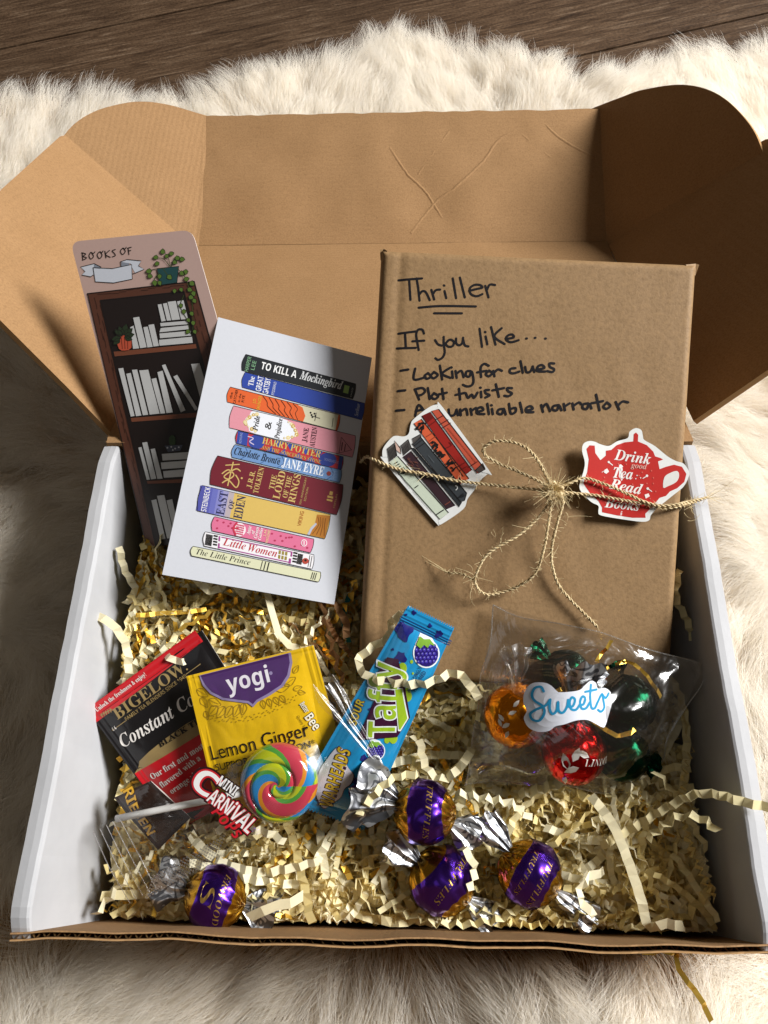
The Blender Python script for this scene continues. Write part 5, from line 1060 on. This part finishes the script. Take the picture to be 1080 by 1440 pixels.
def draw_taf(a):
    a.view(490, 840, 5.541); NV = lin('#1d2270'); LM = lin('#9bbd2a'); DP = lin('#3a1230'); W_ = lin('#e8eef0')
    for k in range(3): a.stroke([(408-k*6, 150+k*18), (800-k*8, 340+k*15)], 8, lin('#0d3f78'), 2, sm=0)
    rs = random.Random(5)
    for x, y, R in ((510, 120, 18), (635, 220, 16), (705, 280, 26), (430, 265, 66), (408, 455, 42), (450, 135, 10), (345, 400, 10), (690, 300, 18), (520, 420, 8), (180, 860, 20), (120, 1230, 26), (60, 1420, 30)):
        pts = [(x+R*(1+.3*math.sin(q*3+x))*math.cos(q), y+R*(1+.25*math.cos(q*4+y))*math.sin(q)) for q in np.linspace(0, 6.28, 16)[:-1]]; a.poly(pts, NV, 2, sm=2)
    for x, y, R in ((420, 540, 34), (490, 490, 12), (500, 580, 8), (460, 760, 34), (455, 710, 16), (300, 1100, 22), (350, 1090, 34), (470, 720, 12)): a.disc((x, y), R, LM, 2, ry=R*1.3, n=10)
    berry(a, 605, 430, 92)
    berry(a, 215, 1180, 62)
    # the name in a burst shape running up the packet
    a.poly([(300, 460), (385, 470), (430, 640), (480, 930), (380, 1080), (90, 1085), (85, 1050), (130, 960), (200, 800), (215, 610)], DP, 3)
    a.poly([(355, 690), (420, 690), (440, 800), (468, 935), (405, 1035), (385, 1030), (372, 880)], W_, 4); a.poly([(362, 698), (412, 698), (432, 810), (458, 935), (402, 1022), (392, 1015), (380, 880)], LM, 5)
    a.text('Taffy', (360, 1078), (388, 500), 200, W_, 4, 'sbold', .035); a.text('Taffy', (360, 1078), (388, 500), 200, LM, 5, 'sbold', -.005)
    a.text('SOUR', (60, 985), (125, 800), 58, DP, 3, 'sbold', .05); a.text('SOUR', (60, 985), (125, 800), 58, lin('#d8c13a'), 4, 'sbold', .0)
    a.text('ARTIFICIALLY', (475, 730), (575, 535), 30, lin('#12315f'), 3, 'plain', .012); a.text('FLAVORED', (520, 725), (605, 575), 30, lin('#12315f'), 3, 'plain', .012)
    # smoke cloud and brand lettering at the lower end
    cl = [(-250, 1440), (-215, 1330), (-170, 1260), (-110, 1180), (-60, 1150), (-20, 1210), (-10, 1290), (40, 1360), (20, 1430), (-30, 1470), (-60, 1540), (-130, 1600), (-190, 1640), (-240, 1560)]
    a.poly([(x*1.06+5, y+6) for x, y in cl], DP, 2, sm=4); a.poly(cl, lin('#d9d3dd'), 3, sm=4)
    a.text('WARHEADS', (-130, 1640), (20, 1180), 96, DP, 4, 'sbold', .05); a.text('WARHEADS', (-130, 1640), (20, 1180), 96, lin('#d3b02c'), 5, 'sbold', .0)
    for k in range(3): a.disc((60+k*70, 1500+k*60), 60-k*8, lin('#5a3d7a'), 2, n=14)
packet('taffy_candy', 'bright blue sour taffy packet with blackberries leaning on the wrapped book', 'candy', [(573, 853), (638, 884), (512, 1166), (412, 1128)], TAF, .40, (.75, .08, .5, .08), '#1f8fc6', draw_taf, seed=12, mname=M_WRAPB, wr=.07, sub_=(110, 45), zig=3.2)

# ================================================================== lollipop
lol = thing('lollipop', 'rainbow swirl lollipop on a white stick in clear film over the tea packets', 'lollipop', LOL(392, 1100, -.5))
M_SUG = inkmat('boiled_sugar', .12, .6, 0, .0, 0, .8)
_pb = M_SUG.node_tree.nodes['Principled BSDF']; _pb.inputs['Subsurface Weight'].default_value = .0; _pb.inputs['Subsurface Radius'].default_value = (.004, .003, .002)
Lc = LOL(392, 1101, .15); LX = unit(LOL(440, 1101)-LOL(392, 1101)); LY = np.cross(LOL.N, LX); R_ = np.linalg.norm(LOL(447, 1101)-LOL(392, 1101))
nr, nt_ = 90, 240; Pg = np.zeros((nr, nt_, 3)); Cg = np.zeros((nr, nt_, 4)); Hg = np.zeros((nr, nt_))
PAL = [lin('#bcc41c'), lin('#bcc41c'), lin('#4f9a3a'), lin('#1d86c4'), lin('#1d86c4'), lin('#d98a20'), lin('#c23a4e'), lin('#c23a4e'), lin('#c23a4e'), lin('#4f9a3a')]
for i in range(nr):
    r = i/(nr-1)
    for j in range(nt_):
        th = 2*math.pi*j/nt_
        f = r/.50-th/(2*math.pi)+.15             # turns of the coiled rope
        psi = f-math.floor(f); k = math.floor(f)
        groove = 1-abs(2*psi-1)**6
        Hg[i, j] = .46*math.sqrt(max(0, 1-r**5))+.10*groove*min(1, r*4)*(1-r**8)-.05
        ph = ((2.0 if k >= 1 else 1.0)*(th/(2*math.pi))-.42*psi*(1 if r > .1 else r/.1)+.18+.5*k) % 1.0
        Cg[i, j] = PAL[int(ph*len(PAL)) % len(PAL)]
        Pg[i, j] = Lc+LX*R_*r*math.cos(th)+LY*R_*r*math.sin(th)+LOL.N*(Hg[i, j]*1.25-.15)
mb = MB()
vs = Pg.reshape(-1, 3); fs = []; cs = []
for i in range(nr-1):
    for j in range(nt_):
        q = (j+1) % nt_; fs.append((i*nt_+j, (i+1)*nt_+j, (i+1)*nt_+q, i*nt_+q)); cs.append(Cg[i, j])
bot = [p-LOL.N*(.45) for p in Pg[-1]]; b0 = len(vs); vs = np.vstack([vs, np.array([Pg[-1][j]-LOL.N*.0+(Lc-Pg[-1][j])*.02-LOL.N*.3 for j in range(nt_)]), np.array([Pg[-1][j]+(Lc-Pg[-1][j])*.2-LOL.N*.55 for j in range(nt_)])])
for s_ in (0, 1):
    a0 = (nr-1)*nt_+s_*nt_
    for j in range(nt_): q = (j+1) % nt_; fs.append((a0+j, a0+nt_+j, a0+nt_+q, a0+q)); cs.append(Cg[-1, j])
fs.append(tuple(range(b0+nt_, b0+2*nt_))[::-1]); cs.append(PAL[0])
o = mesh('candy_disc', vs, fs, M_SUG, lol, None, cs, True)
mb = MB(); mb.tube([LOL(164, 1151, .05), LOL(220, 1139, .10), LOL(300, 1123, .14), LOL(372, 1107, .12)], .155, 16); o = mb.build('stick', mat('paper_stick', lin('#e9e8e4'), .5), lol, smooth=False)
for p in o.data.polygons: p.use_smooth = len(p.vertices) == 4
M_FILM = film('clear_film', (.98, .98, .98, 1), .6, 40, .0010, .30, .08); M_BAGF = film('bag_film', (.93, .92, .90, 1), 1.0, 26, .005, .18, .15)
def filmgrid(corners, pl, n, hf, wob=0.0):
    Q = [np.array(c, float) for c in corners]; P = np.zeros((n, n, 3))
    for j in range(n):
        for i in range(n):
            s, t = i/(n-1), j/(n-1); p = (Q[0]*(1-s)+Q[1]*s)*(1-t)+(Q[3]*(1-s)+Q[2]*s)*t; e_ = wob*(1-min(1, 6*min(s, 1-s, t, 1-t))); P[j, i] = pl(p[0]+e_*nz(s*3.1, t*3.1, 12), p[1]+e_*nz(s*3.1, t*3.1, 17), hf(s, t, p))
    return P
def lolh(s, t, p):
    d = np.linalg.norm(LOL(p[0], p[1])-Lc)/R_; dome = .80*max(0, 1-(d/1.35)**4)
    return .12+.55*t*(1-s)+dome+.20*nz(s*6, t*5, 2)*math.sin(math.pi*s)+.22*math.exp(-((s-.5)/.12)**2)*0+.10*math.sin(math.pi*t)
mb = MB(); mb.grid(filmgrid([(138, 1160), (438, 1022), (474, 1118), (205, 1262)], LOL, 44, lolh)[::-1]); mb.build('film_wrapper', M_FILM, lol, smooth=True)
mb = MB()                                   # pressed seam and dotted end seal of the film
for k in range(5): mb.tube([LOL(134+k*9, 1168-k*5, .2), LOL(160+k*10, 1215-k*5, .5), LOL(190+k*9, 1262-k*5, .62)], .018, 4)
for i in range(22):
    for j in range(8): p = LOL(222+i*4.6-j*1.5, 1222-i*2.6+j*4.3+3, .62); mb.box(p, LX*.075, LY*.075, LOL.N*.03)
mb.build('end_seal', film('seal_film', (.93, .93, .93, 1), 1.0, 80, .001, .3, .3), lol)
def fan(root, tip, half, n=16, m=40, dir2=None, crump=.12, seed=0):
    """a pleated twist end from root to tip"""
    root, tip = np.asarray(root), np.asarray(tip); ax = unit(tip-root); L = np.linalg.norm(tip-root); side = unit(np.cross(ax, unit(CP-root))) if dir2 is None else dir2; dep = np.cross(side, ax); P = np.zeros((n, m, 3))
    for j in range(n):
        t = j/(n-1); w = half*(.16+.84*t**.75)*(1+.10*nz(t*3, seed, 1))
        for i in range(m):
            s = 2*i/(m-1)-1; fold_ = math.asin(.93*math.sin(s*8.5+seed+1.1*math.sin(t*2.2+seed)))/1.57
            pl_ = .17*half*fold_*(.35+.65*t)+crump*(1.6*nz(s*2.2, t*2.6, seed+3)+1.1*abs(nz(s*5.5, t*6, seed+5)))*1.6*t
            arc = -.45*half*s*s*t; P[j, i] = root+ax*(L*t+arc+.22*L*nz(s*2.1, seed, 7)*t)+side*(w*s+.25*half*nz(s*2, t*3, seed+9)*t)+dep*(pl_-.35*w*(s*s))
    return P
mb = MB(); mb.grid(fan(LOL(530, 1062, .7), LOL(458, 958, 1.0), .62, 24, 50, None, .05, 2)); mb.build('twist_end', film('twist_film', (.95, .96, .97, 1), .6, 70, .0008, .32, .14), lol, smooth=True)
M_PRT = inkmat('film_print', .3, .5, 0, .0)
a = Art(lambda u, v, h=0: LOL(u, v, .95+h), .006).view(255, 900, 4.8); RD = lin('#c8202c'); W_ = lin('#f1efee'); DK = lin('#2a0c10')
a.text('MINI', (272, 930), (385, 1012), 62, DK, 2, 'sbold', .09); a.text('MINI', (272, 930), (385, 1012), 62, W_, 4, 'sbold', .005)
def fat(txt, A_, B_, cap, lay):
    a.text(txt, A_, B_, cap, DK, lay, 'sbold', .11); a.text(txt, A_, B_, cap, RD, lay+1, 'sbold', .05); a.text(txt, A_, B_, cap, W_, lay+2, 'sbold', .0)
fat('C', (95, 945), (215, 1030), 150, 2); fat('ARN', (205, 1040), (335, 1130), 92, 3); fat('iVAL', (335, 1130), (478, 1262), 100, 4)
a.text('P\u25cbPs', (235, 1120), (400, 1300), 76, DK, 2, 'sbi', .04); a.text('PoPs', (235, 1120), (400, 1300), 76, RD, 4, 'sbi', .0)
mb = MB(); a.into(mb); tag(mb.build('film_lettering', [M_PRT], lol, ink=True), 'white and red lettering printed on the film')

# ================================================================== foil wrapped truffles
F_GOLD = foil('gold_foil', lin('#b98a2c'), .26, .0007, 26); F_SILV = foil('silver_scroll_foil', lin('#d4d6da'), .40, .0004, 60, (lin('#cfd1d4'), lin('#74767b')))
F_PURP = foil('purple_foil', lin('#5a31ad'), .24, .0016, 20); F_RED = foil('red_foil', lin('#d01c1c'), .24, .0022, 70); F_ORNG = foil('orange_foil', lin('#e88a1a'), .24, .0022, 70); F_GREEN = foil('green_foil', lin('#052c1c'), .26, .0013, 60)
F_LETT = mat('gold_letter_ink', lin('#a98645'), .35, .8); F_WLET = mat('silver_letter_ink', lin('#d9d4cc'), .35, .6)
def frame(axis):
    X = unit(axis); Z = CP-TC; Z = Z/np.linalg.norm(Z); Z = unit(Z-X*np.dot(Z, X)); return X, np.cross(Z, X), Z
TC = V3(0, 0, 0)
def truffle(label, ctr, axis, r, foilm, tails, group, band=None, word=None, wordm=F_LETT, roll=0.0, tailm=F_SILV, leaves=None, seed=0, sq=.97, pleat=.13):
    global TC
    TC = np.asarray(ctr); X, Y, Z = frame(np.asarray(axis)); Y, Z = Y*math.cos(roll)+Z*math.sin(roll), Z*math.cos(roll)-Y*math.sin(roll)
    t = thing('foil_truffle', label, 'candy', TC-V3(0, 0, r), group)
    def sp(x, ph, k=1.0):                    # x in -1..1 along the axis
        rr = math.sqrt(max(0, 1-x*x)); pole = max(0, (abs(x)-.35)/.65)
        q = r*k*(1-pleat*pole*abs(math.sin(6.5*ph+seed+x*2.5))+.018*nz(3*x+seed, 2*math.cos(ph), 2*math.sin(ph))+.07*abs(nz(2.2*math.cos(ph)+seed, 2.2*math.sin(ph), x*2)))
        return TC+X*q*x+(Y*math.sin(ph)+Z*math.cos(ph))*q*rr*sq
    def patch(x0, x1, nx, np_, k):
        P = np.zeros((nx, np_, 3))
        for i in range(nx):
            for j in range(np_): P[i, j] = sp(x0+(x1-x0)*i/(nx-1), 2*math.pi*j/np_, k)
        return P
    xs_ = np.sin(np.linspace(-math.pi/2, math.pi/2, 44)); P = np.array([[sp(x*.999, 2*math.pi*j/72) for j in range(72)] for x in xs_])
    mb = MB(); mb.grid(P, closed=True); mb.build('foil_body', foilm, t, smooth=True)
    if band:
        mb = MB(); nb = 26; P = np.zeros((nb, 72, 3))
        for i in range(nb):
            for j in range(72):
                ph = 2*math.pi*j/72; x = -.48+1.08*i/(nb-1); x += .09*math.sin(2*ph+seed)*(1 if i in (0, nb-1) else abs(2*i/(nb-1)-1)); P[i, j] = sp(x, ph, 1.018)
        mb.grid(P, closed=True); mb.build('label_band', band, t, smooth=True)
    if word:
        mb = MB()
        for (body, x0, ph0, ph1, size) in word:
            vs_, fs_ = glyphs(body, 'bital', -.012); xm, xM = vs_[:, 0].min(), vs_[:, 0].max()
            pts = [sp(x0-size*(.0-v[1]) if True else 0, ph0+(ph1-ph0)*(v[0]-xm)/(xM-xm), 1.032) for v in vs_]
            out = []
            for f in fs_:
                for i in range(1, len(f)-1):
                    tri = (f[0], f[i], f[i+1]); n_ = np.cross(pts[tri[1]]-pts[tri[0]], pts[tri[2]]-pts[tri[0]]); out.append(tri if np.dot(n_, pts[tri[0]]-TC) > 0 else tri[::-1])
            mb.add(pts, out)
        mb.build('lettering', wordm, t)
    if leaves:
        mb = MB()
        for (x, ph, L, g_) in leaves:
            pts = [sp(max(-.97, min(.97, x+L*(a_*math.cos(g_)-b_*math.sin(g_)))), ph+1.1*L*(a_*math.sin(g_)+b_*math.cos(g_)), 1.02) for a_, b_ in ((0, 0), (.3, .22), (.65, .2), (1, 0), (.65, -.2), (.3, -.22))]
            mb.add(pts, [(0, 1, 2, 3, 4, 5)] if np.dot(np.cross(pts[1]-pts[0], pts[3]-pts[0]), pts[0]-TC) > 0 else [(5, 4, 3, 2, 1, 0)])
        mb.build('leaf_print', F_WLET, t)
    for k, (tip, half) in enumerate(tails):
        tip = np.asarray(tip); d = unit(tip-TC); mb = MB(); mb.grid(fan(TC+d*r*.9, tip, half, 26, 60, None, .035, seed+k*3+1)); mb.build('twist_end', tailm, t, smooth=True)
    return t
A_ = lambda u, v, z: atz(u, v, z)
GP = 'purple and gold truffles along the box front'
truffle('purple and gold truffle in the front corner by the lit side wall', A_(303, 1262, 5.8), A_(360, 1275, 5.8)-A_(245, 1245, 5.8), 1.42, F_GOLD, [(A_(214, 1236, 6.2), 1.15), (A_(392, 1284, 5.7), 1.1)], GP, F_PURP, [('ERWOOD', .26, 1.0, -.75, .26), ('S', -.25, .55, -.2, .60)], roll=.15, seed=1)
truffle('purple and gold truffle highest in the row under the taffy', A_(597, 1142, 7.3), A_(655, 1150, 7.2)-A_(540, 1135, 7.2), 1.42, F_GOLD, [(A_(493, 1108, 8.3), 1.75), (A_(676, 1180, 7.1), 1.0)], GP, F_PURP, [('TRUFFLES', .0, .95, -.75, .26)], roll=.1, seed=4)
truffle('purple and gold truffle with a foil twist pointing at the front edge', A_(622, 1238, 6.0), A_(672, 1280, 5.8)-A_(572, 1196, 6.0), 1.50, F_GOLD, [(A_(545, 1180, 7.2), 1.05), (A_(700, 1298, 5.8), .75)], GP, F_PURP, [('TRUFFLES', .05, .9, -.75, .26)], roll=-.1, seed=7)
truffle('purple and gold truffle nearest the long flat cream strip', A_(745, 1228, 6.1), A_(800, 1262, 5.9)-A_(690, 1190, 6.2), 1.45, F_GOLD, [(A_(676, 1148, 7.1), .85), (A_(840, 1300, 5.9), .75)], GP, F_PURP, [('TRUFFLES', .14, .75, -.8, .26), ('TRUFFLES', -.30, .8, -.75, .20)], roll=.1, seed=11)

# ================================================================== clear bag of sweets
LV = [(.35, .15, .26, -.5), (.12, .22, .24, -.9), (-.12, .12, .28, 2.4), (-.12, .30, .26, 1.0), (-.35, .1, .26, 2.9), (-.3, .35, .24, .6)]
B_ = lambda u, v, h: BAG(u, v, h)
truffle('orange foil truffle inside the clear bag', B_(722, 1000, .9), B_(740, 930, 1)-B_(722, 1000, 1), 1.48, F_ORNG, [(B_(722, 902, 1.0), .75)], 'truffles in the clear bag', tailm=film('clear_twist', (.93, .9, .86, 1), .9, 70, .0015, .34, .22), leaves=LV, seed=3, pleat=.02)
truffle('red foil truffle at the front of the clear bag', B_(800, 1050, 1.0), B_(805, 960, 1)-B_(800, 1050, 1), 1.46, F_RED, [(B_(806, 922, 1.9), 1.25)], 'truffles in the clear bag', tailm=F_SILV, leaves=[(-.3, .1, .5, .4), (-.2, -.2, .45, 2.0), (-.05, .0, .45, -.4), (.1, -.5, .4, 1.1), (-.55, .2, .4, 2.6)], word=[('LINDOR', -.15, -.35, -1.5, .30)], wordm=F_WLET, seed=5, pleat=.06)
truffle('dark green foil truffle in the upper part of the clear bag', B_(880, 988, .25), B_(860, 930, 1)-B_(878, 985, 1), 1.35, F_GREEN, [(B_(850, 930, .9), .8)], 'truffles in the clear bag', tailm=F_GREEN, seed=6)
truffle('dark green foil truffle at the lower corner of the clear bag', B_(872, 1058, .4), B_(920, 1062, 1)-B_(868, 1062, 1), 1.25, F_GREEN, [(B_(925, 1075, .6), .7)], 'truffles in the clear bag', tailm=F_GREEN, seed=8)
truffle('dark green foil truffle tucked behind the lettered sticker', B_(795, 945, .2), B_(760, 920, .3)-B_(795, 945, .3), 1.1, F_GREEN, [(B_(745, 905, .5), .6)], 'truffles in the clear bag', tailm=F_GREEN, seed=9)
bag = thing('candy_bag', 'clear film bag of foil truffles with a white lettered sticker', 'candy bag', BAG(800, 1000, -.2))
BQ = [(693, 850), (992, 934), (905, 1108), (655, 1102)]
def bagh(s, t, p):
    e = min(1, 7*min(s, 1-s, t*1.0+.02, 1-t)); body = math.sin(math.pi*min(1, max(0, s)))*max(0, math.sin(math.pi*min(1, max(0, t*1.05-.02))))
    return .15+2.5*e*body**.5*smooth(-.05, .42, t)*(1-.35*smooth(.75, 1, s))+.32*nz(s*5, t*5, 1)*e+.30*abs(nz(s*5+t*3, t*3, 4))*e
mb = MB(); BF = filmgrid(BQ, BAG, 70, bagh, 14.0); mb.grid(BF[::-1]); mb.build('film_front', M_BAGF, bag, smooth=True)
mb = MB(); mb.grid(filmgrid(BQ, BAG, 30, lambda s, t, p: .05-.25*math.sin(math.pi*s)*math.sin(math.pi*t)+.1*nz(s*4, t*4, 6))); mb.build('film_back', M_BAGF, bag, smooth=True)
mb = MB()
for ed in (BF[0], BF[:, -1], BF[:, 0], BF[-1]): mb.tube([p+BAG.N*.02 for p in ed[::3]], .03, 5)
mb.build('bag_seam', film('seam_film', (.9, .9, .9, 1), 1, 60, .001, .25, .35), bag)
# lettered sticker
SW = Plane(BAG(806, 985, 3.35), tiltn(16, 4))
mb = MB(); vw = (660, 880, 3.6)
ol = [(300, 345), (330, 298), (385, 290), (420, 305), (440, 335), (500, 335), (560, 325), (590, 300), (620, 280), (650, 290), (665, 320), (710, 320), (750, 345), (762, 390), (745, 440), (712, 515), (690, 520), (650, 500), (600, 478), (540, 480), (480, 500), (440, 510), (410, 535), (360, 543), (318, 525), (297, 480), (310, 440), (296, 400)]
pts = spline([np.array([vw[0]+x/vw[2], vw[1]+y/vw[2]]) for x, y in ol], 4, True); c2 = np.mean(pts, axis=0)
def swm(u, v, h=0): d = (u-c2[0]); return SW(u, v, h-.00022*d*d)
mb2 = MB(); k_ = len(pts); rr_ = [[c2+(p-c2)*f for p in pts] for f in (1, .8, .6, .4, .2)]
mb2.grid(np.array([[swm(*p) for p in r]+[swm(*r[0])] for r in rr_])[:, ::-1], 0, lin('#dfe3ee')); mb2.add([swm(*p) for p in rr_[-1]], [tuple(range(k_))[::-1]], 0, lin('#dfe3ee'))
mb2.grid(np.array([[swm(*p, -.03) for p in r]+[swm(*r[0], -.03)] for r in rr_]), 0, lin('#c9ccd4')); mb2.grid(np.array([[swm(*p) for p in pts+[pts[0]]], [swm(*p, -.03) for p in pts+[pts[0]]]]), 0, lin('#d0d3da'))
a = Art(swm, .004).view(*vw); CY = lin('#1f93c4')
for s_ in ([(385, 335), (372, 312), (345, 320), (332, 355), (345, 385), (380, 410), (388, 445), (365, 485), (335, 482), (325, 455), (350, 430), (395, 405), (415, 375)],
           [(415, 375), (412, 420), (425, 448), (445, 430), (452, 385), (455, 430), (475, 440), (495, 410), (500, 375)], [(500, 385), (505, 410), (525, 405), (535, 375), (520, 362), (508, 385), (515, 420), (540, 425), (560, 400)],
           [(560, 400), (580, 398), (590, 370), (575, 358), (562, 385), (570, 418), (595, 418), (615, 390)], [(622, 300), (618, 360), (625, 415), (645, 420), (660, 395)], [(590, 335), (655, 325)], [(660, 395), (690, 350), (700, 385), (705, 420), (685, 440), (665, 430)], [(690, 350), (715, 372), (735, 350)]): a.stroke(s_, 12, CY, 2, sm=6)
a.into(mb2, 5); tag(mb2.build('sweets_sticker', [M_VINYL], None, ink=True), 'white cloud shaped sticker with blue handwriting on the candy bag', 'sticker')
